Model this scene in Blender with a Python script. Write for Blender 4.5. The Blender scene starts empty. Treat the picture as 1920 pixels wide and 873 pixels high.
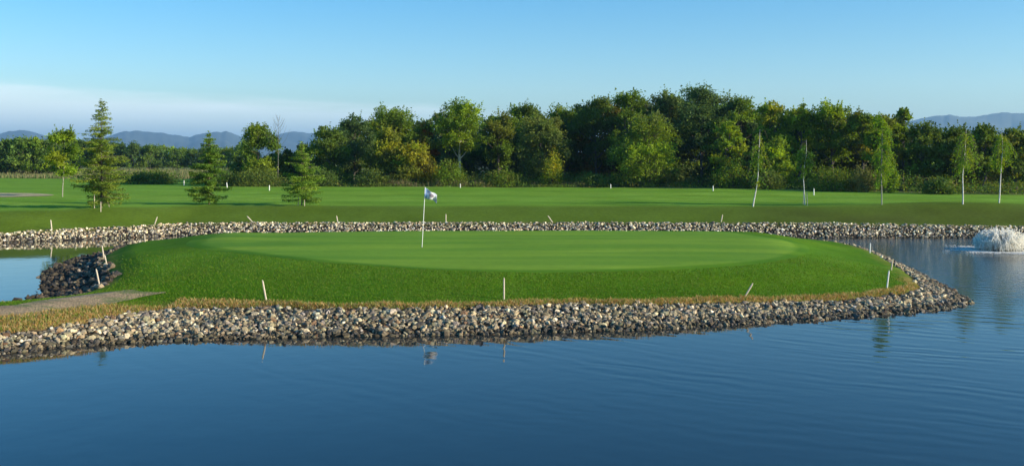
import bpy, bmesh, math, random
import numpy as np
from mathutils import Vector, Matrix
from math import radians, pi, sin, cos

SC = bpy.context.scene
COL = SC.collection

# ------------------------------------------------------------------ camera, world, sun, exposure
CAM_H = 4.35          # metres above the pond
FPX = 1884.0          # focal length in photo pixels (1920 wide)
HORIZ = 295.0         # photo row of the horizon
cam_d = bpy.data.cameras.new("camera")
cam = bpy.data.objects.new("camera", cam_d)
COL.objects.link(cam)
cam.location = (0, 0, CAM_H)
cam.rotation_euler = (radians(90), 0, 0)
cam_d.sensor_width = 36.0
cam_d.lens = 36.0 * FPX / 1920.0
cam_d.shift_y = (HORIZ - 436.5) / 1920.0
cam_d.clip_start = 0.1
cam_d.clip_end = 30000
SC.camera = cam

SUN_EL = 17.0
SUN_AZ = 107.0        # degrees clockwise from +Y (the view direction): 90 is due right
sd = bpy.data.lights.new("sun", 'SUN')
sd.energy = 5.0
sd.angle = radians(0.5)
sd.color = (1.0, 0.89, 0.70)
so = bpy.data.objects.new("sun", sd)
COL.objects.link(so)
sdir = Vector((sin(radians(SUN_AZ)) * cos(radians(SUN_EL)), cos(radians(SUN_AZ)) * cos(radians(SUN_EL)), sin(radians(SUN_EL))))
so.rotation_euler = sdir.to_track_quat('Z', 'Y').to_euler()

W = bpy.data.worlds.new("World")
SC.world = W
W.use_nodes = True


class NT:
    """small helper round a node tree"""
    def __init__(s, tree):
        s.t = tree
        tree.nodes.clear()

    def n(s, typ, **kw):
        nd = s.t.nodes.new(typ)
        for k, v in kw.items():
            if k.startswith('_'):
                setattr(nd, k[1:], v)
        for k, v in kw.items():
            if not k.startswith('_'):
                key = int(k[1:]) if (k[0] == 'i' and k[1:].isdigit()) else k.replace('__', ' ')
                if isinstance(v, bpy.types.NodeSocket):
                    s.t.links.new(v, nd.inputs[key])
                else:
                    nd.inputs[key].default_value = v
        return nd

    def math(s, op, a, b=0.0, c=0.0, clamp=False):
        nd = s.n('ShaderNodeMath', _operation=op, _use_clamp=clamp)
        for i, v in enumerate((a, b, c)):
            if isinstance(v, bpy.types.NodeSocket):
                s.t.links.new(v, nd.inputs[i])
            else:
                nd.inputs[i].default_value = v
        return nd.outputs[0]

    def mix(s, fac, a, b, blend='MIX'):
        nd = s.t.nodes.new('ShaderNodeMix')
        nd.data_type = 'RGBA'
        nd.blend_type = blend
        for i, v in ((0, fac), (6, a), (7, b)):
            if isinstance(v, bpy.types.NodeSocket):
                s.t.links.new(v, nd.inputs[i])
            else:
                nd.inputs[i].default_value = v if i == 0 else tuple(v) + ((1,) if len(v) == 3 else ())
        return nd.outputs[2]

    def ramp(s, fac, stops):
        nd = s.n('ShaderNodeValToRGB', Fac=fac)
        cr = nd.color_ramp
        while len(cr.elements) < len(stops):
            cr.elements.new(0.5)
        for e, (p, c) in zip(cr.elements, stops):
            e.position = p
            e.color = tuple(c) + ((1,) if len(c) == 3 else ())
        return nd.outputs[0]

    def smooth(s, v, lo, hi):
        nd = s.n('ShaderNodeMapRange', _interpolation_type='SMOOTHSTEP', i0=v, i1=lo, i2=hi, i3=0.0, i4=1.0)
        return nd.outputs[0]


w = NT(W.node_tree)
sky = w.n('ShaderNodeTexSky', _sky_type='NISHITA', _sun_disc=False, _sun_elevation=radians(SUN_EL),
          _sun_rotation=radians(SUN_AZ), _altitude=150.0, _air_density=1.0, _dust_density=0.35, _ozone_density=3.0)
tc = w.n('ShaderNodeTexCoord')
sep = w.n('ShaderNodeSeparateXYZ', Vector=tc.outputs['Generated'])
el = w.math('MULTIPLY', w.math('ARCSINE', sep.outputs[2]), 180 / pi)
az = w.math('MULTIPLY', w.math('ARCTAN2', sep.outputs[0], sep.outputs[1]), 180 / pi)
hs = w.n('ShaderNodeHueSaturation', Saturation=1.42, Value=1.0, Color=sky.outputs[0])
# long low sheet of thin cloud lying over the horizon, lower to the right
mp = w.n('ShaderNodeMapping', _vector_type='POINT', Vector=tc.outputs['Generated'], Scale=(3.0, 3.0, 40.0))
nz = w.n('ShaderNodeTexNoise', Vector=mp.outputs[0], Scale=1.6, Detail=5.0, Roughness=0.55)
top = w.math('ADD', w.math('MULTIPLY', az, -0.045), 2.55)
top = w.math('MINIMUM', w.math('MAXIMUM', top, 1.8), 4.6)
top = w.math('ADD', top, w.math('MULTIPLY', w.math('SUBTRACT', nz.outputs[0], 0.5), 1.3))
dlt = w.math('SUBTRACT', top, el)
cl = w.smooth(dlt, -0.25, 0.6)
thick = w.math('MULTIPLY', cl, w.ramp(nz.outputs[0], [(0.25, (0.62,) * 3), (0.7, (0.9,) * 3)]))
thick = w.math('MULTIPLY', thick, w.n('ShaderNodeMapRange', i0=az, i1=-20.0, i2=25.0, i3=1.0, i4=0.55).outputs[0])
cloudc = w.mix(w.smooth(el, 0.5, 3.2), (4.8, 6.1, 6.9), (6.8, 7.5, 7.4))
skyc = w.mix(thick, hs.outputs[0], cloudc)
bg = w.n('ShaderNodeBackground', Color=skyc, Strength=0.124)
wo = w.n('ShaderNodeOutputWorld', Surface=bg.outputs[0])

SC.view_settings.view_transform = 'Standard'
SC.view_settings.look = 'None'
SC.view_settings.gamma = 1.0
SC.view_settings.exposure = 0.72
SC.cycles.max_bounces = 10
SC.cycles.diffuse_bounces = 7
SC.cycles.volume_bounces = 0
SC.cycles.transparent_max_bounces = 8
SC.cycles.use_denoising = True

rng = np.random.default_rng(7)
random.seed(7)

# ------------------------------------------------------------------ helpers


def px2w(px, py, z=0.0):
    """photo pixel on the horizontal plane z -> world x, y"""
    d = FPX * (CAM_H - z) / (py - HORIZ)
    return ((px - 960.0) / FPX * d, d)


def mesh_np(name, verts, faces, mat=None, col=None, smooth=False, parent=None, link=True, faces2=None):
    """faces: (n,k) int array of equal-sized polygons; faces2: a second array of another size"""
    me = bpy.data.meshes.new(name)
    verts = np.asarray(verts, dtype=np.float32)
    groups = [np.asarray(f, dtype=np.int32) for f in ([faces] if faces2 is None else [faces, faces2]) if len(f)]
    me.vertices.add(len(verts))
    me.vertices.foreach_set("co", verts.ravel())
    tot = np.concatenate([np.full(len(g), g.shape[1], dtype=np.int32) for g in groups])
    loops = np.concatenate([g.ravel() for g in groups])
    me.loops.add(len(loops))
    me.loops.foreach_set("vertex_index", loops)
    me.polygons.add(len(tot))
    st = np.zeros(len(tot), dtype=np.int32)
    st[1:] = np.cumsum(tot)[:-1]
    me.polygons.foreach_set("loop_start", st)
    me.polygons.foreach_set("loop_total", tot)
    me.polygons.foreach_set("use_smooth", np.full(len(tot), smooth, dtype=bool))
    if col is not None:
        a = me.color_attributes.new("Col", 'FLOAT_COLOR', 'POINT')
        c4 = np.ones((len(verts), 4), dtype=np.float32)
        c4[:, :3] = col
        a.data.foreach_set("color", c4.ravel())
    me.update(calc_edges=True)
    if mat:
        me.materials.append(mat)
    if not link:
        return me
    o = bpy.data.objects.new(name, me)
    COL.objects.link(o)
    if parent:
        o.parent = parent
    return o


def tag(o, label=None, cat=None, group=None, kind=None):
    if label:
        o['label'] = label
    if cat:
        o['category'] = cat
    if group:
        o['group'] = group
    if kind:
        o['kind'] = kind
    return o


def empty(name, loc=(0, 0, 0), rz=0.0):
    o = bpy.data.objects.new(name, None)
    COL.objects.link(o)
    o.location = loc
    o.rotation_euler = (0, 0, rz)
    o.empty_display_size = 0.3
    return o


def put(name, me, parent=None, loc=(0, 0, 0)):
    o = bpy.data.objects.new(name, me)
    COL.objects.link(o)
    o.location = loc
    if parent:
        o.parent = parent
    return o


class Geo:
    """collects tris/quads of coloured geometry"""
    def __init__(s):
        s.v, s.f3, s.f4, s.c, s.n = [], [], [], [], 0

    def add(s, v, f, c):
        v = np.asarray(v, dtype=np.float32).reshape(-1, 3)
        f = np.asarray(f, dtype=np.int32) + s.n
        (s.f3 if f.shape[1] == 3 else s.f4).append(f)
        s.v.append(v)
        c = np.asarray(c, dtype=np.float32)
        s.c.append(np.broadcast_to(c, (len(v), 3)))
        s.n += len(v)

    def tube(s, pts, rad, c, sides=5):
        pts = np.asarray(pts, dtype=float)
        rad = np.asarray(rad, dtype=float)
        n = len(pts)
        tg = np.gradient(pts, axis=0)
        tg /= np.linalg.norm(tg, axis=1, keepdims=True) + 1e-9
        ref = np.array([0.0, 1.0, 0.0]) if abs(tg[0][1]) < 0.8 else np.array([1.0, 0, 0])
        a = np.cross(tg, ref)
        a /= np.linalg.norm(a, axis=1, keepdims=True) + 1e-9
        b = np.cross(tg, a)
        th = np.arange(sides) * 2 * pi / sides
        ring = (a[:, None, :] * np.cos(th)[None, :, None] + b[:, None, :] * np.sin(th)[None, :, None]) * rad[:, None, None]
        v = (pts[:, None, :] + ring).reshape(-1, 3)
        f = []
        for i in range(n - 1):
            for k in range(sides):
                k2 = (k + 1) % sides
                f.append((i * sides + k, i * sides + k2, (i + 1) * sides + k2, (i + 1) * sides + k))
        s.add(v, f, c)
        if sides in (3, 4):
            s.add(v[-sides:], [tuple(range(sides))], c)
        else:
            s.add(np.vstack([v[-sides:], pts[-1:]]), [(k, (k + 1) % sides, sides) for k in range(sides)], c)

    def leaves(s, c, size, col, up=0.35, asp=0.55, r=None, axis=None, axis_w=0.0):
        r = r or rng
        c = np.asarray(c, dtype=float)
        n = len(c)
        if n == 0:
            return
        nr = r.normal(size=(n, 3))
        nr[:, 2] = np.abs(nr[:, 2]) + up
        nr /= np.linalg.norm(nr, axis=1, keepdims=True)
        t = r.normal(size=(n, 3))
        if axis is not None:
            t = t * (1 - axis_w) + np.asarray(axis) * axis_w
        t -= nr * np.sum(t * nr, axis=1, keepdims=True) if axis is None else 0
        t /= np.linalg.norm(t, axis=1, keepdims=True) + 1e-9
        b = np.cross(nr, t)
        b /= np.linalg.norm(b, axis=1, keepdims=True) + 1e-9
        sz = (size * r.uniform(0.65, 1.25, size=n))[:, None]
        v = np.stack([c - t * sz * 0.5, c - b * sz * asp * 0.5, c + t * sz * 0.5, c + b * sz * asp * 0.5], axis=1).reshape(-1, 3)
        f = np.arange(n * 4).reshape(n, 4)
        cc = np.repeat(np.broadcast_to(np.asarray(col), (n, 3)), 4, axis=0)
        s.add(v, f, cc)

    def mesh(s, name, mat, link=False, parent=None, smooth=False):
        f3 = np.concatenate(s.f3) if s.f3 else np.zeros((0, 3), int)
        f4 = np.concatenate(s.f4) if s.f4 else np.zeros((0, 4), int)
        if len(f3) and len(f4):
            return mesh_np(name, np.concatenate(s.v), f4, mat, np.concatenate(s.c), smooth, parent, link, faces2=f3)
        return mesh_np(name, np.concatenate(s.v), f4 if len(f4) else f3, mat, np.concatenate(s.c), smooth, parent, link)


def vnoise(x, y, seed=0):
    """cheap smooth value noise in about -1..1"""
    xi, yi = np.floor(x), np.floor(y)
    fx, fy = x - xi, y - yi
    fx, fy = fx * fx * (3 - 2 * fx), fy * fy * (3 - 2 * fy)

    def h(a, b):
        q = np.sin(a * 127.1 + b * 311.7 + seed * 74.7) * 43758.5453
        return (q - np.floor(q)) * 2 - 1
    return (h(xi, yi) * (1 - fx) + h(xi + 1, yi) * fx) * (1 - fy) + (h(xi, yi + 1) * (1 - fx) + h(xi + 1, yi + 1) * fx) * fy


def fbm(x, y, seed=0, oct=3):
    t, a = 0, 1.0
    for i in range(oct):
        t = t + a * vnoise(x * 2 ** i, y * 2 ** i, seed + i)
        a *= 0.5
    return t / 1.75


def sstep(x, a, b):
    t = np.clip((x - a) / (b - a), 0, 1)
    return t * t * (3 - 2 * t)


def chaikin(p, it=2, closed=True):
    p = np.asarray(p, dtype=float)
    for _ in range(it):
        q = np.roll(p, -1, axis=0) if closed else p[1:]
        a = p if closed else p[:-1]
        n = np.empty((len(a) * 2, 2))
        n[0::2] = a * 0.75 + q * 0.25
        n[1::2] = a * 0.25 + q * 0.75
        if not closed:
            n = np.vstack([p[:1], n, p[-1:]])
        p = n
    return p


def pdist(x, y, poly, closed=True):
    """signed distance (positive inside) for closed, plain for open"""
    x, y = np.asarray(x, float), np.asarray(y, float)
    best = np.full(x.shape, 1e18)
    ins = np.zeros(x.shape, dtype=bool)
    n = len(poly)
    for i in range(n if closed else n - 1):
        ax, ay = poly[i]
        bx, by = poly[(i + 1) % n]
        dx, dy = bx - ax, by - ay
        L = dx * dx + dy * dy + 1e-12
        t = np.clip(((x - ax) * dx + (y - ay) * dy) / L, 0, 1)
        d2 = (x - ax - t * dx) ** 2 + (y - ay - t * dy) ** 2
        best = np.minimum(best, d2)
        if closed:
            c = ((ay > y) != (by > y))
            with np.errstate(divide='ignore', invalid='ignore'):
                xi = (bx - ax) * (y - ay) / (by - ay + 1e-15) + ax
            ins ^= c & (x < xi)
    d = np.sqrt(best)
    return np.where(ins, d, -d) if closed else d


# ------------------------------------------------------------------ materials
def mat_new(name):
    m = bpy.data.materials.new(name)
    m.use_nodes = True
    return m, NT(m.node_tree)


def mat_leaf(name, trans=0.35, rough=0.55):
    m, t = mat_new(name)
    a = t.n('ShaderNodeAttribute', _attribute_name='Col')
    oi = t.n('ShaderNodeObjectInfo')
    c = t.mix(1.0, a.outputs[0], oi.outputs['Color'], 'MULTIPLY')
    p = t.n('ShaderNodeBsdfPrincipled', Base__Color=c, Roughness=rough)
    p.inputs['Specular IOR Level'].default_value = 0.10
    hs_ = t.n('ShaderNodeHueSaturation', Hue=0.485, Saturation=1.15, Value=1.25, Color=c)
    tr = t.n('ShaderNodeBsdfTranslucent', Color=hs_.outputs[0])
    mx = t.n('ShaderNodeMixShader', i0=trans, i1=p.outputs[0], i2=tr.outputs[0])
    t.n('ShaderNodeOutputMaterial', Surface=mx.outputs[0])
    return m


def mat_attr(name, rough=0.85, noise=None, amt=0.3, bump=0.0, bscale=8.0, spec=0.3):
    m, t = mat_new(name)
    a = t.n('ShaderNodeAttribute', _attribute_name='Col')
    c = a.outputs[0]
    tcx = t.n('ShaderNodeTexCoord')
    if noise:
        nn = t.n('ShaderNodeTexNoise', Vector=tcx.outputs['Object'], Scale=noise, Detail=4.0)
        k = t.n('ShaderNodeMapRange', i0=nn.outputs[0], i1=0.3, i2=0.7, i3=1 - amt, i4=1 + amt).outputs[0]
        c = t.mix(1.0, c, t.n('ShaderNodeCombineColor', i0=k, i1=k, i2=k).outputs[0], 'MULTIPLY')
    p = t.n('ShaderNodeBsdfPrincipled', Base__Color=c, Roughness=rough)
    p.inputs['Specular IOR Level'].default_value = spec
    if bump:
        nb = t.n('ShaderNodeTexNoise', Vector=tcx.outputs['Object'], Scale=bscale, Detail=5.0)
        b = t.n('ShaderNodeBump', Strength=1.0, Distance=bump, Height=nb.outputs[0])
        t.t.links.new(b.outputs[0], p.inputs['Normal'])
    t.n('ShaderNodeOutputMaterial', Surface=p.outputs[0])
    return m


M_LEAF = mat_leaf("leaf_green", 0.42)
M_NEEDLE = mat_leaf("needle_green", 0.25)
M_BARK = mat_attr("bark", 0.9, noise=12.0, amt=0.35, bump=0.01, bscale=25)
M_GRASSB = mat_leaf("grass_blade", 0.3)
M_STONE_STUFF = mat_attr("stone_mixed", 0.8, noise=14.0, amt=0.22, bump=0.008, bscale=22, spec=0.35)


def mat_stone_single():
    m, t = mat_new("stone_single")
    oi = t.n('ShaderNodeObjectInfo')
    tcx = t.n('ShaderNodeTexCoord')
    nn = t.n('ShaderNodeTexNoise', Vector=tcx.outputs['Object'], Scale=2.2, Detail=5.0)
    k = t.n('ShaderNodeMapRange', i0=nn.outputs[0], i1=0.3, i2=0.7, i3=0.75, i4=1.2).outputs[0]
    c = t.mix(1.0, oi.outputs['Color'], t.n('ShaderNodeCombineColor', i0=k, i1=k, i2=k).outputs[0], 'MULTIPLY')
    p = t.n('ShaderNodeBsdfPrincipled', Base__Color=c, Roughness=0.8)
    b = t.n('ShaderNodeBump', Strength=0.6, Distance=0.05, Height=nn.outputs[0])
    t.t.links.new(b.outputs[0], p.inputs['Normal'])
    t.n('ShaderNodeOutputMaterial', Surface=p.outputs[0])
    return m


M_STONE = mat_stone_single()


def mat_ground():
    m, t = mat_new("turf_and_soil")
    a = t.n('ShaderNodeAttribute', _attribute_name='Col')
    g = t.n('ShaderNodeNewGeometry')
    pos = g.outputs['Position']
    n1 = t.n('ShaderNodeTexNoise', Vector=pos, Scale=0.35, Detail=4.0)
    n2 = t.n('ShaderNodeTexNoise', Vector=pos, Scale=5.0, Detail=6.0, Roughness=0.7)
    n3 = t.n('ShaderNodeTexNoise', Vector=pos, Scale=30.0, Detail=4.0, Roughness=0.7)
    k1 = t.n('ShaderNodeMapRange', i0=n1.outputs[0], i1=0.3, i2=0.7, i3=0.86, i4=1.14).outputs[0]
    k2 = t.n('ShaderNodeMapRange', i0=n2.outputs[0], i1=0.3, i2=0.7, i3=0.8, i4=1.2).outputs[0]
    k3 = t.n('ShaderNodeMapRange', i0=n3.outputs[0], i1=0.3, i2=0.7, i3=0.85, i4=1.15).outputs[0]
    k = t.math('MULTIPLY', t.math('MULTIPLY', k1, k2), k3)
    c = t.mix(1.0, a.outputs[0], t.n('ShaderNodeCombineColor', i0=k, i1=k, i2=t.math('MULTIPLY', k, k1)).outputs[0], 'MULTIPLY')
    p = t.n('ShaderNodeBsdfPrincipled', Base__Color=c, Roughness=0.9)
    p.inputs['Specular IOR Level'].default_value = 0.03
    hh = t.math('ADD', n2.outputs[0], t.math('MULTIPLY', n3.outputs[0], 0.5))
    b = t.n('ShaderNodeBump', Strength=0.7, Distance=0.035, Height=hh)
    t.t.links.new(b.outputs[0], p.inputs['Normal'])
    t.n('ShaderNodeOutputMaterial', Surface=p.outputs[0])
    return m


M_GROUND = mat_ground()


def mat_green():
    m, t = mat_new("closely_mown_turf")
    a = t.n('ShaderNodeAttribute', _attribute_name='Col')
    g = t.n('ShaderNodeNewGeometry')
    pos = g.outputs['Position']
    mp_ = t.n('ShaderNodeMapping', Vector=pos, Rotation=(0, 0, radians(8)), Scale=(0.12, 1.0, 1.0))
    n1 = t.n('ShaderNodeTexNoise', Vector=mp_.outputs[0], Scale=0.7, Detail=4.0)
    n2 = t.n('ShaderNodeTexNoise', Vector=pos, Scale=3.0, Detail=6.0, Roughness=0.7)
    k1 = t.n('ShaderNodeMapRange', i0=n1.outputs[0], i1=0.3, i2=0.7, i3=0.80, i4=1.18).outputs[0]
    k2 = t.n('ShaderNodeMapRange', i0=n2.outputs[0], i1=0.3, i2=0.7, i3=0.92, i4=1.08).outputs[0]
    k = t.math('MULTIPLY', k1, k2)
    c = t.mix(1.0, a.outputs[0], t.n('ShaderNodeCombineColor', i0=t.math('MULTIPLY', k, k1), i1=k, i2=k).outputs[0], 'MULTIPLY')
    p = t.n('ShaderNodeBsdfPrincipled', Base__Color=c, Roughness=0.85)
    p.inputs['Specular IOR Level'].default_value = 0.03
    n3 = t.n('ShaderNodeTexNoise', Vector=pos, Scale=25.0, Detail=3.0)
    b = t.n('ShaderNodeBump', Strength=0.5, Distance=0.012, Height=n3.outputs[0])
    t.t.links.new(b.outputs[0], p.inputs['Normal'])
    t.n('ShaderNodeOutputMaterial', Surface=p.outputs[0])
    return m


M_GREEN = mat_green()


def mat_gravel(name, base, s=25.0, amt=0.45, grass=0.0):
    m, t = mat_new(name)
    g = t.n('ShaderNodeNewGeometry')
    pos = g.outputs['Position']
    v = t.n('ShaderNodeTexVoronoi', Vector=pos, Scale=s)
    n2 = t.n('ShaderNodeTexNoise', Vector=pos, Scale=2.0, Detail=6.0)
    k = t.n('ShaderNodeMapRange', i0=v.outputs['Color'], i1=0.0, i2=1.0, i3=1 - amt, i4=1 + amt).outputs[0]
    k2 = t.n('ShaderNodeMapRange', i0=n2.outputs[0], i1=0.3, i2=0.7, i3=0.75, i4=1.25).outputs[0]
    kk = t.math('MULTIPLY', k, k2)
    c = t.mix(1.0, base, t.n('ShaderNodeCombineColor', i0=kk, i1=kk, i2=kk).outputs[0], 'MULTIPLY')
    if grass:
        n5 = t.n('ShaderNodeTexNoise', Vector=t.n('ShaderNodeMapping', Vector=pos, Scale=(0.5, 1.6, 1.0)).outputs[0], Scale=1.3, Detail=7.0, Roughness=0.75)
        c = t.mix(t.math('MULTIPLY', t.smooth(n5.outputs[0], 0.46, 0.60), grass), c, (0.085, 0.135, 0.025))
    p = t.n('ShaderNodeBsdfPrincipled', Base__Color=c, Roughness=0.9)
    b = t.n('ShaderNodeBump', Strength=0.8, Distance=0.02, Height=v.outputs['Distance'])
    t.t.links.new(b.outputs[0], p.inputs['Normal'])
    t.n('ShaderNodeOutputMaterial', Surface=p.outputs[0])
    return m


M_GRAVEL = mat_gravel("gravel_grey", (0.31, 0.215, 0.11), 25.0, 0.45, 0.75)
M_SAND = mat_gravel("bunker_sand", (0.40, 0.33, 0.16), 40.0, 0.1)

FNT = (22.9, 47.2)    # fountain position


def mat_water():
    m, t = mat_new("pond_water")
    g = t.n('ShaderNodeNewGeometry')
    pos = g.outputs['Position']
    sp = t.n('ShaderNodeSeparateXYZ', Vector=pos)
    dx = t.math('SUBTRACT', sp.outputs[0], FNT[0])
    dy = t.math('SUBTRACT', sp.outputs[1], FNT[1])
    r = t.math('SQRT', t.math('ADD', t.math('MULTIPLY', dx, dx), t.math('MULTIPLY', dy, dy)))
    nw = t.n('ShaderNodeTexNoise', Vector=pos, Scale=0.22, Detail=3.0)
    rr = t.math('ADD', r, t.math('MULTIPLY', nw.outputs[0], 2.4))
    w1 = t.math('SINE', t.math('MULTIPLY', rr, 2 * pi / 0.62))
    nw2 = t.n('ShaderNodeTexNoise', Vector=pos, Scale=0.5, Detail=2.0)
    rr2 = t.math('ADD', r, t.math('MULTIPLY', nw2.outputs[0], 1.3))
    w2 = t.math('SINE', t.math('MULTIPLY', rr2, 2 * pi / 0.41))
    # patches where the rings are strong
    pn = t.n('ShaderNodeTexNoise', Vector=pos, Scale=0.28, Detail=2.0)
    pm = t.smooth(pn.outputs[0], 0.38, 0.68)
    fade = t.n('ShaderNodeMapRange', i0=r, i1=16.0, i2=42.0, i3=1.0, i4=0.05)
    ring = t.math('MULTIPLY', t.math('ADD', t.math('MULTIPLY', w1, 0.7), t.math('MULTIPLY', w2, 0.35)),
                  t.math('MULTIPLY', t.math('ADD', pm, 0.25), fade.outputs[0]))
    # small chop, stronger towards the fountain
    chop = t.n('ShaderNodeTexNoise', Vector=pos, Scale=3.6, Detail=4.0, Roughness=0.6)
    cf = t.n('ShaderNodeMapRange', i0=r, i1=2.0, i2=26.0, i3=2.8, i4=0.06)
    wob = t.n('ShaderNodeTexNoise', Vector=pos, Scale=1.1, Detail=2.0)
    h = t.math('ADD', t.math('MULTIPLY', ring, 0.0030),
               t.math('ADD', t.math('MULTIPLY', t.math('MULTIPLY', chop.outputs[0], cf.outputs[0]), 0.012),
                      t.math('MULTIPLY', wob.outputs[0], 0.0035)))
    b = t.n('ShaderNodeBump', Strength=1.0, Distance=1.0, Height=h)
    p = t.n('ShaderNodeBsdfPrincipled', Base__Color=(0.013, 0.019, 0.020, 1), Roughness=0.03, IOR=1.333)
    t.t.links.new(b.outputs[0], p.inputs['Normal'])
    t.n('ShaderNodeOutputMaterial', Surface=p.outputs[0])
    return m


M_WATER = mat_water()


def mat_simple(name, color, rough=0.6, noise=0.0, ns=20.0, sub=0.0, trans=0.0):
    m, t = mat_new(name)
    tcx = t.n('ShaderNodeTexCoord')
    c = tuple(color) + (1,)
    if noise:
        nn = t.n('ShaderNodeTexNoise', Vector=tcx.outputs['Object'], Scale=ns, Detail=4.0)
        c = t.mix(nn.outputs[0], tuple(x * (1 - noise) for x in color), tuple(min(1, x * (1 + noise)) for x in color))
    p = t.n('ShaderNodeBsdfPrincipled', Base__Color=c, Roughness=rough)
    if trans:
        tr = t.n('ShaderNodeBsdfTranslucent', Color=tuple(color) + (1,))
        mx = t.n('ShaderNodeMixShader', i0=trans, i1=p.outputs[0], i2=tr.outputs[0])
        t.n('ShaderNodeOutputMaterial', Surface=mx.outputs[0])
    else:
        t.n('ShaderNodeOutputMaterial', Surface=p.outputs[0])
    return m


M_POST = mat_simple("weathered_pale_wood", (0.62, 0.52, 0.38), 0.8, 0.25, 12)
M_WHITE = mat_simple("white_paint", (0.8, 0.78, 0.72), 0.5, 0.06, 8)
M_DARK = mat_simple("dark_cup", (0.02, 0.02, 0.02), 0.8)
M_SPRAY = mat_simple("spray_water", (0.96, 0.94, 0.87), 0.5, 0.03, 5, trans=0.5)
M_HILL = mat_simple("forested_hill", (0.045, 0.06, 0.045), 0.95, 0.5, 0.004)

# ------------------------------------------------------------------ outlines (world metres)
Fr = [px2w(*p) for p in [(0, 664), (100, 652), (200, 645), (300, 640), (430, 636), (600, 631), (780, 629), (945, 626), (1100, 621), (1200, 619),
                         (1400, 607), (1550, 598), (1650, 591), (1740, 583), (1800, 574), (1818, 568), (1805, 556), (1768, 536), (1728, 515), (1690, 498)]]
S = [(-120, -10), (-60, 6), (-22, 17), (-14.5, 20.6)] + Fr + [(16.5, 44.8), (15.9, 48.0), (14, 50.4), (11, 51.2), (5, 51.5), (-3, 51.5), (-9, 50.8), (-17, 49.4),
     (-19.2, 45), (-18.4, 41), (-17.7, 37.8), (-15.8, 34), (-14.7, 31), (-15.8, 28.8), (-20, 27.8), (-60, 28), (-120, 30)]
S = chaikin(S, 2)
Gf = [(0, 625, .28), (100, 612, .33), (180, 598, .37), (260, 580, .42), (340, 572, .45), (500, 574, .46), (700, 577, .46), (945, 574, .45), (1050, 569, .44),
      (1200, 571, .40), (1400, 564, .34), (1560, 561, .25), (1680, 553, .22), (1722, 542, .22), (1715, 532, .22), (1692, 510, .24), (1667, 494, .27), (1645, 481, .30)]
G = [(-120, -7), (-60, 8), (-22, 18.6), (-14.5, 21.8)] + [px2w(*p) for p in Gf] + [(15.2, 43.5), (14.9, 46.0), (13.6, 48.2), (11, 49.2), (5, 49.6), (-3, 49.6),
     (-9, 48.8), (-15, 47.2), (-17.0, 45), (-16.6, 42), (-15.6, 38), (-13.5, 34), (-12.5, 31.5), (-12.2, 29.6), (-12.8, 28.0), (-14, 26.8), (-20, 26.0), (-60, 26), (-120, 28)]
G = chaikin(G, 2)
# shoreline of the far land (y as function of x)
FSx = np.array([-400, -120, -60, -40, -27, -22, -19, -15, -5, 0, 10, 18, 26, 33, 50, 90, 200, 400], float)
FSy = np.array([20, 30, 40, 45.5, 50.2, 53.5, 55.7, 56.0, 55.6, 55.4, 54.8, 54.3, 54.2, 54.0, 52, 40, 20, 10], float)
FEz = np.array([.4, .4, .4, .42, .45, .55, .6, .62, .66, .68, .7, .72, .56, .46, .5, .5, .5, .5], float) - 0.09


def far_d(x, y):
    return y - np.interp(x, FSx, FSy) - 0.10 * fbm(x * 0.8, y * 0.3, 5)


def h_far(x, y):
    d = far_d(x, y)
    e = np.interp(x, FSx, FEz)
    z = np.where(d < 1.7, e * d / 1.7, e + (1.34 - e) * sstep(d, 1.2, 7.2) ** 0.85)
    z = np.where(d < 0, -0.45 * np.clip(-d, 0, 3), z)
    z = z + sstep(d, 5, 12) * (0.07 * vnoise(x * 0.10, y * 0.07, 3) + 0.035 * vnoise(x * 0.25 + 3, y * 0.3, 13))
    # low swell beside the fountain end of the bank
    z = z + 0.30 * np.exp(-((x - 27) / 6.5) ** 2 - ((y - 61.5) / 2.6) ** 2) * (d > 0)
    z = z + sstep(y, 150, 900) * 0.0
    return z


def h_near(x, y):
    """bank the photographer stands on"""
    d = 6.5 - y + 0.3 * vnoise(x * 0.3, y * 0.3, 8)
    return np.where(d < 0, 0.5 * np.clip(d, -3, 0), 2.65 * sstep(d, 0, 6))


def zb_at(x, y):
    zf_ = np.interp(x, [-13, -9, -6, 0, 3, 6, 9, 30], [.28, .40, .46, .45, .42, .34, .22, .22])
    k = sstep(y, 27.2, 31.0) * (x < 0)
    zr_ = np.interp(y, [30, 40, 46], [0.0, 0.10, 0.25])
    return zf_ * (1 - k) + 0.5 * k + zr_ * (x >= 0)


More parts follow.
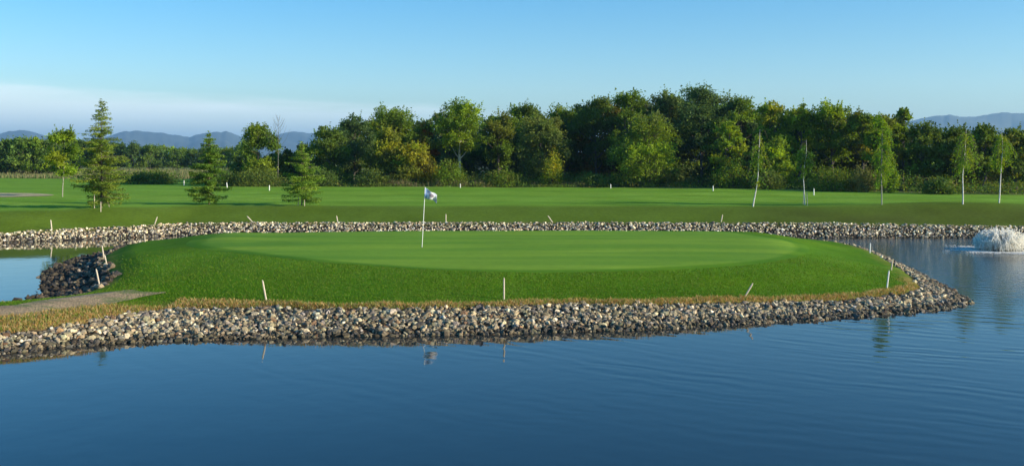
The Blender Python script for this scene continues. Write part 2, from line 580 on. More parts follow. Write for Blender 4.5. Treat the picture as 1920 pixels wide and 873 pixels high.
def h_island(x, y):
    dS = pdist(x, y, S)
    dG = pdist(x, y, G)
    dS = dS + 0.05 * vnoise(x * 2.1, y * 2.1, 11)
    zb = zb_at(x, y)
    bank = dS / (np.clip(dS, 0, None) + np.clip(-dG, 0, None) + 1e-6)
    inw = (x < -11) & (y > 28)
    bank = zb * np.where(inw, np.sign(bank) * np.abs(bank) ** 2.4, bank)
    bank = np.where(dS < 0, dS * 0.5, bank)
    pen = sstep(-x, 9.5, 13.0) * (1 - sstep(y, 27.5, 31.5))          # left neck of land stays low
    inl = sstep(-x, 9.5, 12.5) * sstep(y, 29.5, 32.0) * (1 - sstep(y, 42, 46))   # steep little bank at the left inlet
    rise = ((0.94 - zb) * sstep(dG, -0.8, 4.6)) * (1 - inl) + (0.30 * sstep(dG, -0.3, 1.2) + 0.22 * sstep(dG, 0.5, 5.0)) * inl
    rise_pen = (0.53 - zb) * sstep(dG, -0.1, 0.8) + 0.10 * sstep(dG, 0.5, 2.0)
    up = rise * (1 - pen) + rise_pen * pen
    lift = 0.16 * sstep(y, 29, 41) * sstep(dG, 1.5, 6.0)
    inner = zb + up + lift + 0.012 * vnoise(x * 0.5, y * 0.5, 4)
    return np.where(dG > 0, inner, np.where(bank > zb, zb, bank)), dS, dG


def zi(x, y):
    return float(h_island(np.array([x], float), np.array([y], float))[0][0])


def zf(x, y):
    return float(h_far(np.array([x], float), np.array([y], float))[0])


def solve(px, py, fn, z0=1.0):
    """first point of the surface on the sight line through a photo pixel"""
    ys_ = np.concatenate([np.arange(20, 50.9, 0.05)]) if fn is zi else np.concatenate([np.arange(51, 70, 0.05), np.arange(70, 200, 0.25)])
    xs_ = (px - 960) / FPX * ys_
    zr = CAM_H - (py - HORIZ) / FPX * ys_
    zt_ = (HI if fn is zi else h_far)(xs_, ys_)
    k = int(np.argmax(zt_ >= zr)) if (zt_ >= zr).any() else len(ys_) - 1
    return float(xs_[k]), float(ys_[k]), float(zt_[k])


def axis_pts(parts):
    out = [parts[0][0]]
    for a, b, s in parts:
        n = max(1, int(round((b - a) / s)))
        out += list(a + (b - a) * (np.arange(1, n + 1) / n))
    return np.array(out)


def grid(xs, ys):
    X, Y = np.meshgrid(xs, ys)
    nx, ny = len(xs), len(ys)
    idx = np.arange(nx * ny).reshape(ny, nx)
    F = np.stack([idx[:-1, :-1], idx[:-1, 1:], idx[1:, 1:], idx[1:, :-1]], axis=-1).reshape(-1, 4)
    return X.ravel(), Y.ravel(), F


# ---- ground: one sheet, pond bed included, out past the horizon
C_OLIVE = np.array((0.102, 0.160, 0.016))
C_FAIR = np.array((0.165, 0.300, 0.026))
C_FAIR2 = np.array((0.200, 0.335, 0.034))
C_ROUGH = np.array((0.072, 0.178, 0.008))
C_DRY = np.array((0.40, 0.27, 0.085))
C_DRY2 = np.array((0.20, 0.18, 0.055))
C_SOIL = np.array((0.035, 0.028, 0.020))
C_FIELD = np.array((0.19, 0.22, 0.060))
C_BED = np.array((0.03, 0.035, 0.03))
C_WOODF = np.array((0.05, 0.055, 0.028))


def wood_front(x):
    """distance of the front edge of the wood's undergrowth"""
    return np.interp(x, [-400, -90, -45, -31, -28, 10, 20, 34, 44, 60, 200], [160, 150, 140, 128, 103, 101, 96, 86, 80, 76, 60])


xs = axis_pts([(-14000, -2000, 1200), (-2000, -400, 200), (-400, -120, 28), (-120, -44, 4), (-44, 44, 0.5), (44, 120, 4), (120, 400, 28), (400, 2000, 200), (2000, 14000, 1200)])
ys = axis_pts([(-600, -60, 90), (-60, 0, 6), (0, 12, 0.5), (12, 42, 3), (42, 68, 0.4), (68, 112, 1.0), (112, 180, 4), (180, 400, 20), (400, 2000, 160), (2000, 14000, 1200)])
X, Y, F = grid(xs, ys)
zfar, znear = h_far(X, Y), h_near(X, Y)
Z = np.where(Y > 20, np.maximum(zfar, -1.5), np.maximum(znear, -1.5))
Z = np.where((Y > 9) & (Y < np.interp(X, FSx, FSy) - 3), -1.5, Z)
d = far_d(X, Y)
n1, n2 = fbm(X * 0.25, Y * 0.12, 21), fbm(X * 1.1, Y * 0.8, 25)
Cg = np.tile(C_FAIR, (len(X), 1))


def blend(c, k, new):
    return c * (1 - k[:, None]) + new * k[:, None]


Cg = blend(Cg, 1 - sstep(d + n1 * 0.7, 6.0, 8.5), C_OLIVE)
Cg = blend(Cg, sstep(d, 12, 16) * (1 - sstep(d, 26, 40)) * (0.6 + 0.4 * n1), C_FAIR2)
# mown bands running across the fairway
band = np.sin((Y + X * 0.16) * 0.50 + n1 * 1.6 + 0.8 * fbm(X * 0.05, Y * 0.2, 77))
Cg = blend(Cg, np.clip(band * 1.5, 0, 1) * 0.62 * sstep(d, 8, 12), np.array((0.125, 0.260, 0.020)))
Cg = blend(Cg, (1 - sstep(d + n2 * 0.25, 1.7, 2.3)) * 0.75, C_DRY2 * 0.75)
Cg = blend(Cg, 1 - sstep(d, 1.3, 1.8), C_SOIL)
kk = sstep(X, 10, 18) * (1 - sstep(X, 34, 46)) * sstep(d, 1.8, 2.4) * (1 - sstep(d + n1, 3.8, 7.5))
Cg = blend(Cg, kk * (0.75 + 0.25 * n2), np.array((0.070, 0.088, 0.014)))
wf = wood_front(X)
Cg = blend(Cg, sstep(Y + n1 * 3 - wf, -2, 2), C_FIELD * (0.95 + 0.25 * n1[:, None]))
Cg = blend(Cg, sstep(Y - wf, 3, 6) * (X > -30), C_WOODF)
Cg = blend(Cg, (1 - sstep(d, -0.4, 0.0)) * (Y > 9), C_BED)
Cg = np.where(((Y < 6.5) & (Z > 0))[:, None], C_OLIVE, Cg)
ground = mesh_np("ground", np.stack([X, Y, Z], 1), F, M_GROUND, Cg, True)
tag(ground, "mown fairway and rough rising from the far shore of the pond to the wood", kind='structure')

# ---- water
wx = axis_pts([(-400, -60, 85), (-60, 60, 10), (60, 400, 85)])
wy = axis_pts([(3.0, 58.6, 5.5)])
X, Y, F = grid(wx, wy)
water = mesh_np("water", np.stack([X, Y, np.zeros_like(X)], 1), F, M_WATER)
tag(water, "calm dark blue pond water with fine ripples spreading from the fountain", kind='structure')

# ---- island
xs = axis_pts([(-120, -40, 8), (-40, -21, 1.0), (-21, 19, 0.16)])
ys = axis_pts([(-14, 8, 2), (8, 20.0, 0.5), (20.0, 36, 0.16), (36, 51.5, 0.2)])
X, Y, F = grid(xs, ys)
Z, dS, dG = h_island(X, Y)
keep = (dS > -1.2)
Fk = F[keep[F].all(axis=1)]
used = np.unique(Fk)
remap = -np.ones(len(X), int)
remap[used] = np.arange(len(used))
X, Y, Z, dS, dG = X[used], Y[used], np.maximum(Z[used], -0.7), dS[used], dG[used]
Fk = remap[Fk]
n1, n2 = fbm(X * 0.5, Y * 0.4, 31), fbm(X * 2.2, Y * 2.2, 35)
Ci = np.tile(C_ROUGH, (len(X), 1))
Ci = blend(Ci, np.clip(n1 * 1.4 + 0.2, 0, 1) * 0.6, C_ROUGH * np.array((1.65, 1.22, 1.0)))
Ci = blend(Ci, sstep(dG + n1 * 0.4, 2.2, 4.0) * 0.5, np.array((0.105, 0.225, 0.012)))
Ci = blend(Ci, (1 - sstep(dG + 0.3 * n1, 0.4, 1.9)) * 0.55, np.array((0.050, 0.140, 0.006)))
Ci = blend(Ci, np.clip(fbm(X * 1.3, Y * 1.6, 51) - 0.1, 0, 1) * 0.8, np.array((0.115, 0.185, 0.020)))
front = ((Y < 31) | ((X > 8) & (Y < 34))) & ~((X < -9) & (Y > 26.3))
leftw = sstep(-X, 6.0, 11.0) * (Y < 27)
dw = 0.30 + 0.32 * n2 + 0.15 * n1 + 0.65 * leftw
dry = (1 - sstep(dG, dw - 0.08, dw + 0.16)) * np.where(front, 1.0, 0.35)
dcol = C_DRY * (1 + 0.25 * n2[:, None]) * (leftw[:, None] * 0.25 + 0.75)
n1 = n1 - 0.5 * leftw
dcol = dcol * (1 - np.clip(n1 + .4, 0, 1)[:, None] * 0.7) + np.array((0.15, 0.20, 0.03)) * np.clip(n1 + .4, 0, 1)[:, None] * 0.7
Ci = blend(Ci, dry, dcol)
Ci = blend(Ci, 1 - sstep(dG + 0.1 * n2, -0.14, 0.0), C_SOIL)
island = mesh_np("island", np.stack([X, Y, Z], 1), Fk, M_GROUND, Ci, True)
tag(island, "grassy mound of the island with dry tan grass along its stony edge", kind='structure')


def sheet(name, outline, hfn, mat, off, rings, colfn=None, centre=None):
    P = np.asarray(outline, float)
    c = P.mean(axis=0) if centre is None else np.array(centre)
    ts = (np.arange(1, rings + 1) / rings)
    V = [c[None, :]] + [c + (P - c) * t for t in ts]
    V = np.vstack(V)
    T = np.concatenate([[0.0]] + [np.full(len(P), t) for t in ts])
    n = len(P)
    tri = [(0, 1 + k, 1 + (k + 1) % n) for k in range(n)]
    q = []
    for r in range(rings - 1):
        a, b = 1 + r * n, 1 + (r + 1) * n
        for k in range(n):
            k2 = (k + 1) % n
            q.append((a + k, b + k, b + k2, a + k2))
    z = hfn(V[:, 0], V[:, 1]) + off
    col = None if colfn is None else colfn(V[:, 0], V[:, 1], T)
    return mesh_np(name, np.column_stack([V, z]), q, mat, col, True, faces2=tri)


HI = lambda x, y: h_island(np.asarray(x, float), np.asarray(y, float))[0]
# putting green outline, z about 0.95
PG = [solve(*p[:2], zi)[:2] for p in [(330, 462, .85), (420, 472, .9), (520, 483, .93), (640, 495, .95), (800, 506, .95), (945, 511, .95), (1100, 511, .95), (1250, 507, .95),
                         (1380, 500, .95), (1470, 490, .95), (1515, 476, .96), (1520, 463, .97), (1490, 452, 1.0), (1440, 444, 1.0)]]
print('PG', [tuple(round(c, 1) for c in p) for p in PG])
PG += [(9.5, 45.4), (5, 45.6), (-3, 45.6), (-9, 45.0), (-13.2, 43.9)]
PG = chaikin(PG, 3)


def pg_col(x, y, t):
    n = fbm(x * 0.3, y * 0.2, 41)
    n2_ = fbm(x * 0.9, y * 0.5, 43)
    base = np.tile(np.array((0.160, 0.290, 0.028)), (len(x), 1)) * (1 + 0.07 * n[:, None])
    collar = np.tile(np.array((0.085, 0.200, 0.012)), (len(x), 1))
    k = sstep(t + 0.012 * n2_, 0.935, 0.965)
    return base * (1 - k[:, None]) + collar * k[:, None]


pg = sheet("putting_green", PG, HI, M_GREEN, 0.006, 60, pg_col)
tag(pg, "pale closely mown putting green on top of the island", kind='structure')

_P = [(-40, 23.4), (-25, 23.7)] + [px2w(*p) for p in [(-60, 606, .6), (0, 598, .6), (60, 590, .6), (130, 580, .6), (200, 569, .62), (262, 558, .66), (300, 551, .7),
        (285, 546, .7), (220, 546, .66), (150, 552, .62), (80, 562, .62), (20, 573, .6), (-60, 580, .6)]] + [(-25, 25.4), (-40, 25.5)]


def strip_sheet(name, A, B, hfn, mat, off, nu, nv):
    """sheet between two edge lines with the same direction"""
    def res(L, n):
        L = np.asarray(L, float)
        s = np.concatenate([[0], np.cumsum(np.linalg.norm(np.diff(L, axis=0), axis=1))])
        t = np.linspace(0, s[-1], n)
        return np.stack([np.interp(t, s, L[:, 0]), np.interp(t, s, L[:, 1])], 1)
    a, b = res(chaikin(A, 2, False), nu), res(chaikin(B, 2, False), nu)
    v = np.linspace(0, 1, nv)
    P = a[None] * (1 - v)[:, None, None] + b[None] * v[:, None, None]
    e = 0.16 * fbm(P[..., 0] * 2.2, P[..., 1] * 2.2, 61)
    P[0, :, 1] += e[0]
    P[-1, :, 1] += e[-1]
    P = P.reshape(-1, 2)
    idx = np.arange(nu * nv).reshape(nv, nu)
    Fq = np.stack([idx[:-1, :-1], idx[:-1, 1:], idx[1:, 1:], idx[1:, :-1]], -1).reshape(-1, 4)
    return mesh_np(name, np.column_stack([P, hfn(P[:, 0], P[:, 1]) + off]), Fq, mat, None, True)


def on(px, py):
    return solve(px, py, zi)[:2]


pa = [(-40, 22.3), (-25, 22.6), (-17, 22.9)] + [on(*p) for p in [(4, 605), (60, 596), (130, 584), (200, 572), (262, 558), (310, 550)]]
pb = [(-40, 24.8), (-25, 24.6), (-17, 24.9)] + [on(*p) for p in [(4, 577), (60, 567), (130, 557), (200, 548), (262, 550), (310, 549.5)]]
PATHO = np.array(pa + pb[::-1])
path = strip_sheet("gravel_path", pa, pb, HI, M_GRAVEL, 0.02, 260, 16)
tag(path, "worn grey brown gravel path on the neck of land at left", kind='structure')

BK = [px2w(*p) for p in [(-160, 369, 1.34), (-40, 370.5, 1.34), (40, 369.5, 1.34), (90, 367.5, 1.34), (106, 365.5, 1.34), (80, 364, 1.34), (0, 363.2, 1.34), (-160, 363.5, 1.34)]]
bunker = sheet("sand_bunker", chaikin(BK, 2), h_far, M_SAND, 0.03, 10)
tag(bunker, "shallow bunker of yellow sand cut into the far fairway", kind='structure')

# ------------------------------------------------------------------ stones
STONE_COLS = np.array([(0.44, 0.38, 0.26), (0.34, 0.29, 0.19), (0.22, 0.19, 0.13), (0.54, 0.50, 0.38), (0.18, 0.165, 0.145), (0.30, 0.235, 0.15),
                       (0.24, 0.15, 0.085), (0.11, 0.105, 0.10), (0.36, 0.34, 0.31), (0.29, 0.28, 0.19)])
STONE_P = np.array([.17, .16, .12, .10, .13, .09, .03, .07, .08, .05])
STONE_P /= STONE_P.sum()


def stone_template(seed):
    r = np.random.default_rng(seed)
    bm = bmesh.new()
    n = 17
    k = np.arange(n) + 0.5
    phi = np.arccos(1 - 2 * k / n)
    th = pi * (1 + 5 ** .5) * k
    p = np.stack([np.cos(th) * np.sin(phi), np.sin(th) * np.sin(phi), np.cos(phi)], 1)
    p += r.normal(size=p.shape) * 0.14
    p *= r.uniform(0.7, 1.15, size=3)
    for q in p:
        bm.verts.new(q)
    bmesh.ops.convex_hull(bm, input=bm.verts)
    bmesh.ops.delete(bm, geom=[v for v in bm.verts if not v.link_faces], context='VERTS')
    bmesh.ops.triangulate(bm, faces=bm.faces)
    bm.verts.index_update()
    V = np.array([v.co[:] for v in bm.verts])
    Ft = np.array([[v.index for v in f.verts] for f in bm.faces])
    bm.free()
    return V, Ft


TPL = [stone_template(100 + i) for i in range(10)]
TPL_ME = []
for V, Ft in TPL:
    TPL_ME.append(mesh_np("stone", V, Ft, M_STONE, None, False, None, False))


def rot_mats(n, r, tilt=0.9):
    a, b, c = r.uniform(0, 2 * pi, n), r.normal(0, tilt, n), r.normal(0, tilt, n)
    ca, sa, cb, sb, cc, sc_ = np.cos(a), np.sin(a), np.cos(b), np.sin(b), np.cos(c), np.sin(c)
    Rz = np.zeros((n, 3, 3)); Rx = np.zeros((n, 3, 3)); Ry = np.zeros((n, 3, 3))
    Rz[:, 0, 0] = ca; Rz[:, 0, 1] = -sa; Rz[:, 1, 0] = sa; Rz[:, 1, 1] = ca; Rz[:, 2, 2] = 1
    Rx[:, 0, 0] = 1; Rx[:, 1, 1] = cb; Rx[:, 1, 2] = -sb; Rx[:, 2, 1] = sb; Rx[:, 2, 2] = cb
    Ry[:, 1, 1] = 1; Ry[:, 0, 0] = cc; Ry[:, 0, 2] = sc_; Ry[:, 2, 0] = -sc_; Ry[:, 2, 2] = cc
    return Rz @ Rx @ Ry


def sample_strip(n, box, okfn, hfn, r):
    out = []
    tot = 0
    while tot < n:
        x = r.uniform(box[0], box[1], n * 2)
        y = r.uniform(box[2], box[3], n * 2)
        k = okfn(x, y)
        q = np.stack([x[k], y[k]], 1)
        out.append(q)
        tot += len(q)
    q = np.vstack(out)[:n]
    return q


def make_stones(parent, q, hfn, smin, smax, nsingle, r, lift=(-0.55, 0.30), palette=STONE_P, tint=(1, 1, 1)):
    n = len(q)
    size = smin + (smax - smin) * r.beta(1.6, 3.0, n)          # full width
    z = hfn(q[:, 0], q[:, 1])
    up = r.uniform(lift[0], lift[1], n)
    P = np.column_stack([q, z + size * up * 0.5])
    R = rot_mats(n, r, 0.5)
    sc = np.stack([size * 0.5 * r.uniform(0.85, 1.35, n), size * 0.5 * r.uniform(0.75, 1.05, n), size * 0.5 * r.uniform(0.55, 0.95, n)], 1)
    ci = r.choice(len(STONE_COLS), n, p=palette)
    col = STONE_COLS[ci] * np.clip(r.lognormal(-0.30, 0.48, (n, 1)), .2, 1.7) * (1 + r.normal(0, 0.03, (n, 3))) * np.array((1.06, 0.98, 0.84)) * np.array(tint)
    # wet, darker stones at the water's edge
    col = col * np.where(P[:, 2] < 0.07, 0.45, 1.0)[:, None]
    ti = r.integers(0, len(TPL), n)
    score = size / np.hypot(P[:, 0], P[:, 1]) * (0.6 + up)
    inframe = (np.abs(P[:, 0] / P[:, 1]) < 0.515) & (P[:, 2] > 0.02)
    score = np.where(inframe, score, 0)
    single = np.zeros(n, bool)
    if nsingle:
        single[np.argsort(-score)[:nsingle]] = True
    g = Geo()
    for k in range(len(TPL)):
        V, Ft = TPL[k]
        m = np.where((ti == k) & ~single)[0]
        if not len(m):
            continue
        vv = (V[None] * sc[m][:, None, :]) @ np.transpose(R[m], (0, 2, 1)) + P[m][:, None, :]
        ff = (Ft[None] + (np.arange(len(m)) * len(V))[:, None, None]).reshape(-1, 3)
        g.add(vv.reshape(-1, 3), ff, np.repeat(col[m], len(V), axis=0))
    o = g.mesh("loose_stones", M_STONE_STUFF, True, parent)
    o['kind'] = 'stuff'
    for i in np.where(single)[0]:
        s = bpy.data.objects.new("stone", TPL_ME[ti[i]])
        M = Matrix([[R[i][a][b] * sc[i][b] for b in range(3)] + [P[i][a]] for a in range(3)] + [[0, 0, 0, 1]])
        s.matrix_basis = M
        s.color = tuple(col[i]) + (1,)
        COL.objects.link(s)
        s.parent = parent
    return o


def ok_front(x, y):
    a, b = pdist(x, y, S), pdist(x, y, G)
    return (a > np.where(x > 4, -0.22, -0.04)) & (b < -0.10 + 0.16 * vnoise(x * 1.7, y * 1.7, 77)) & ~((x < -12) & (y > 27)) & (y < 45.5) & ~((x < 12) & (y > 36))


def ok_inlet(x, y):
    a, b = pdist(x, y, S), pdist(x, y, G)
    return (a > -0.2) & (b < 0.1 + 0.15 * vnoise(x * 1.7, y * 1.7, 78)) & (x < -11.5) & (y > 27)


def ok_back(x, y):
    a, b = pdist(x, y, S), pdist(x, y, G)
    return (a > -0.12) & (b < 0.0) & (y > 44)


r = np.random.default_rng(11)
bank = empty("stone_bank", (0, 25.5, 0.3))
tag(bank, "bank of loose pale cobbles along the front and right end of the island", kind='structure')
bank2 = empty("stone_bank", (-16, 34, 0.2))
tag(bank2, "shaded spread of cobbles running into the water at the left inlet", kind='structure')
bank3 = empty("stone_bank", (0, 56, 0.3))
tag(bank3, "long strip of pale cobbles along the far shore of the pond", kind='structure')
OFF = {bank: None}


def rebase(parent):
    """children were laid out in world space: undo the parent's offset"""
    for c in parent.children:
        c.matrix_parent_inverse = Matrix.Translation(-Vector(parent.location))


q = sample_strip(16500, (-15.5, 17.6, 19.5, 45.5), ok_front, HI, r)
make_stones(bank, q, HI, 0.055, 0.23, 298, r)
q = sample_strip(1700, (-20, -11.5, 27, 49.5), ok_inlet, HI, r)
make_stones(bank2, q, HI, 0.10, 0.34, 70, r, tint=(0.42, 0.40, 0.40))  # dark tint puts part of the inlet's shade into the stone colour
q = sample_strip(900, (-17, 17.2, 44, 50.5), ok_back, HI, r)
make_stones(bank3, q, HI, 0.13, 0.30, 0, r)
x = r.uniform(-58, 58, 17000)
x = np.where(np.abs(x) > 40, x * 1.0, x)
y = np.interp(x, FSx, FSy) + r.uniform(-0.15, 1.95, len(x)) + 0.1 * vnoise(x * 1.3, x * 0, 3)
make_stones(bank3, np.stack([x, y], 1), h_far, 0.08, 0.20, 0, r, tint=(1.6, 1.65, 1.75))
for b_ in (bank, bank2, bank3):
    rebase(b_)

# ------------------------------------------------------------------ grass geometry


def blades(name, q, z, hgt, wid, cols, r, lean=0.35, mat=None):
    n = len(q)
    a = r.uniform(0, 2 * pi, n)
    t = np.stack([np.cos(a), np.sin(a), np.zeros(n)], 1) * (wid * r.uniform(0.6, 1.3, n))[:, None]
    l = np.stack([r.normal(0, lean, n), r.normal(0, lean, n), np.ones(n)], 1) * (hgt * r.uniform(0.5, 1.3, n))[:, None]
    p = np.column_stack([q, z])
    V = np.stack([p - t, p + t, p + l], 1).reshape(-1, 3)
    Fx = np.arange(n * 3).reshape(n, 3)
    return mesh_np(name, V, Fx, mat or M_GRASSB, np.repeat(cols, 3, axis=0), False)


def pick_cols(pal, n, r, var=0.2):
    pal = np.asarray(pal)
    return pal[r.integers(0, len(pal), n)] * r.uniform(1 - var, 1 + var, (n, 1))


# turf blades of the front slope
nb = 90000
q = sample_strip(nb, (-16, 13.2, 21.5, 38), lambda x, y: (pdist(x, y, G) > 0.30) & (pdist(x, y, PG) < -0.05 + 0.1 * vnoise(x * 2, y * 2, 9)) & (r.uniform(size=len(x)) < np.clip((38 - y) / 10, 0.0, 1) ** 1.3)
                 & (pdist(x, y, PATHO) < 0.05 + 0.45 * fbm(x * 1.6, y * 2.5, 19) + 0.5 * sstep(x, -11.6, -10.2)), HI, r)
o = blades("grass", q, HI(q[:, 0], q[:, 1]), np.full(nb, 0.035), 0.010, pick_cols([(0.080, 0.195, 0.008), (0.060, 0.16, 0.008), (0.13, 0.235, 0.014), (0.15, 0.20, 0.03)], nb, r), r, 0.5)
tag(o, "short green grass blades on the island slope facing the camera", "grass", kind='stuff')
nb = 22000
q = sample_strip(nb, (-15, 13.2, 20.8, 32), lambda x, y: (lambda g_: (g_ > -0.10) & (g_ < 0.36 + 0.62 * sstep(-x, 6, 11) + 0.25 * fbm(x * 2.2, y * 2.2, 35)))(pdist(x, y, G)) & ~((x < -9) & (y > 26.3)), HI, r)
cd = pick_cols([(0.56, 0.33, 0.11), (0.50, 0.30, 0.10), (0.60, 0.42, 0.18), (0.48, 0.34, 0.13), (0.42, 0.25, 0.09), (0.24, 0.28, 0.06), (0.14, 0.24, 0.03), (0.18, 0.26, 0.04), (0.52, 0.42, 0.20)], nb, r)
o = blades("dry_grass", q, HI(q[:, 0], q[:, 1]), np.full(nb, 0.085), 0.012, cd, r, 0.6)
tag(o, "fringe of dry tan grass above the front cobbles", "dry grass", kind='stuff')

# ------------------------------------------------------------------ trees


def ellipse_pts(n, r):
    p = r.normal(size=(n, 3))
    p /= np.linalg.norm(p, axis=1, keepdims=True)
    return p


BOOST = np.array((2.2, 2.0, 1.0))


def broadleaf(H, R, base, pal, seed, leaf=0.26, nclump=170, per=42, nl=11, shape='round', shoots=0.35, bark=(0.10, 0.085, 0.07), fill=0.6, trunk_r=None, open_=0.0, fork=False):
    """returns (crown mesh, trunk mesh), origin at the foot; base = height where the crown begins"""
    r = np.random.default_rng(seed)
    pal = np.asarray(pal, float) * BOOST
    ch = H - base
    g, tk = Geo(), Geo()
    lobes = []
    for i in range(nl):
        u = (i + 0.5) / nl
        u = np.clip(u + r.normal(0, 0.05), 0.05, 0.93)
        if shape == 'round':
            wdt = math.sin(pi * (0.12 + 0.82 * u)) ** 0.7
        elif shape == 'cone':
            wdt = (1 - u) ** 0.8 * 1.05 + 0.12
        elif shape == 'low':
            wdt = math.cos(pi * 0.5 * u ** 1.4) ** 0.8
        else:
            wdt = 0.8
        lr = R * r.uniform(0.34, 0.50) * (0.75 + 0.35 * wdt)
        a = i * 2.4 + r.uniform(-0.5, 0.5)
        off = max(0.0, R * wdt - lr * 0.75) * r.uniform(0.65, 1.05)
        zc = base + ch * u
        zc = min(zc, H - lr * 0.75)
        lobes.append((np.array([cos(a) * off, sin(a) * off, max(zc, base * 0.7 + lr * 0.3)]), lr, pal[r.integers(0, len(pal))] * r.uniform(0.85, 1.15)))
    lobes.append((np.array([r.normal(0, R * 0.1), r.normal(0, R * 0.1), H - R * 0.42]), R * 0.42, pal[0]))
    top = np.array([r.normal(0, 0.2), r.normal(0, 0.2), base + ch * 0.72])
    tr_ = trunk_r or max(0.05, H * 0.017)
    tk.tube([(0, 0, -0.1), (r.normal(0, .06), r.normal(0, .06), base * 0.5), (top * [0.5, 0.5, 0] + [0, 0, base])], [tr_ * 1.25, tr_, tr_ * 0.85], bark, 7)
    tk.tube([(top * [0.5, 0.5, 0] + [0, 0, base]), (top * [.8, .8, 0] + [0, 0, base + ch * .4]), top], [tr_ * .85, tr_ * .5, tr_ * .2], bark, 6)
    for c, lr, lc in lobes:
        z0 = max(base * 0.8, min(c[2] - lr * 0.9, base + ch * 0.55))
        st = np.array([0, 0, z0])
        mid = (st + c) * 0.5 + np.array([0, 0, -0.12 * lr])
        tk.tube([st, mid, c], [tr_ * .5, tr_ * .36, tr_ * .16], bark, 5)
    areas = np.array([l[1] ** 2 for l in lobes])
    pick = r.choice(len(lobes), nclump, p=areas / areas.sum())
    dirs = ellipse_pts(nclump, r)
    dirs[:, 2] = np.where(dirs[:, 2] < -0.35, -dirs[:, 2] * 0.6, dirs[:, 2])
    for i in range(nclump):
        c, lr, lc = lobes[pick[i]]
        dist = lr * (r.uniform(0.72, 1.12) if r.uniform() > 0.22 * (1 + fill) else r.uniform(0.2, 0.7))
        p = c + dirs[i] * dist * np.array([1, 1, 0.9])
        if r.uniform() < open_:
            continue
        n = int(per * 1.35 * r.uniform(0.5, 1.5))
        sg = np.array([1, 1, 0.62]) * R * r.uniform(0.07, 0.13)
        L = p + r.normal(size=(n, 3)) * sg
        cc = lc * r.uniform(0.72, 1.3) * np.ones((n, 3)) * r.uniform(0.82, 1.18, (n, 1))
        g.leaves(L, leaf, cc, r=r)
        if r.uniform() < 0.45:
            tk.tube([c, (c + p) * .5, p], [tr_ * .13, tr_ * .09, tr_ * .04], bark, 4)
        if r.uniform() < shoots * 1.5 and dirs[i][2] > 0.15:
            up = np.array([dirs[i][0] * 0.55, dirs[i][1] * 0.55, 1.0]) * r.uniform(0.45, 1.3) * (0.25 + R * 0.20)
            m = int(per * 0.45)
            t = r.uniform(0, 1, m)[:, None]
            L = p + up * t + r.normal(size=(m, 3)) * 0.055 * R * (1.15 - t) * 0.8
            g.leaves(L, leaf * 0.85, lc * r.uniform(0.8, 1.25) * np.ones((m, 3)), r=r)
    return g.mesh("crown", M_LEAF), tk.mesh("trunk", M_BARK, smooth=True)


def place_tree(name, label, x, y, z, crown, trunk, cat="tree", group=None, rz=0.0, tint=(1, 1, 1), sc=(1, 1, 1)):
    t = empty(name, (x, y, z), rz)
    t.scale = sc
    tag(t, label, cat, group)
    c = put("crown", crown, t)
    c.color = tuple(tint) + (1,)
    if trunk:
        put("trunk", trunk, t)
    return t


def larch(H, Rb, seed, pal, base=0.5, spire=0.35, dens=1.0, droop=0.25, needle=0.13):
    """feathery conifer: whorls of branches set with short needle sprays"""
    r = np.random.default_rng(seed)
    pal = np.asarray(pal) * np.array((1.9, 2.0, 1.0))
    g, tk = Geo(), Geo()
    tk.tube([(0, 0, -.1), (.02, 0, H * .3), (-.03, .02, H * .6), (.0, .0, H * .985)], [H * .012, H * .009, H * .005, 0.006], (0.10, 0.085, 0.06), 7)
    nwh = int(H * 6.0)
    for k in range(nwh):
        u = k / (nwh - 1)
        zz = base + (H * 0.97 - base) * u ** 0.92
        rel = (zz - base) / (H - base)
        thin = 1 - 0.55 * sstep(rel, 0.55, 0.75)
        L0 = Rb * (1 - rel) ** 0.78 * (0.55 + 0.45 * sstep(rel, -0.05, 0.22))
        for j in range(int(r.integers(4, 7))):
            a = r.uniform(0, 2 * pi)
            zb_ = zz + r.normal(0, 0.10)
            L = max(0.08, L0 * r.uniform(0.45, 1.15))
            sag = (droop * (1 - rel) - 0.15 * rel) * r.uniform(0.1, 1.8)
            n = 5
            tt = np.linspace(0, 1, n)
            pts = np.stack([np.cos(a) * L * tt, np.sin(a) * L * tt, zb_ - sag * L * (tt - 0.55 * tt ** 3) + 0.05 * L * tt], 1)
            tk.tube(pts, np.linspace(0.014, 0.004, n) * (0.6 + L * 0.6), (0.13, 0.10, 0.07), 3)
            cnt = int(L * 135 * dens * thin)
            if cnt < 3:
                cnt = 3
            t = r.uniform(0.12, 1.0, cnt)
            P = np.stack([np.interp(t, tt, pts[:, i]) for i in range(3)], 1)
            side = np.array([-sin(a), cos(a), 0])
            wspr = (0.10 + 0.22 * L * (1 - t * 0.75))
            P = P + side * (r.normal(0, 0.5, cnt) * wspr)[:, None] + np.stack([np.zeros(cnt), np.zeros(cnt), -np.abs(r.normal(0, 0.055, cnt)) * (1 + 0.7 * (1 - rel))], 1)
            cc = pal[r.integers(0, len(pal))] * r.uniform(0.75, 1.3, (cnt, 1))
            g.leaves(P, needle, cc, asp=0.34, up=0.6, r=r)
    return g.mesh("crown", M_NEEDLE), tk.mesh("trunk", M_BARK, smooth=True)


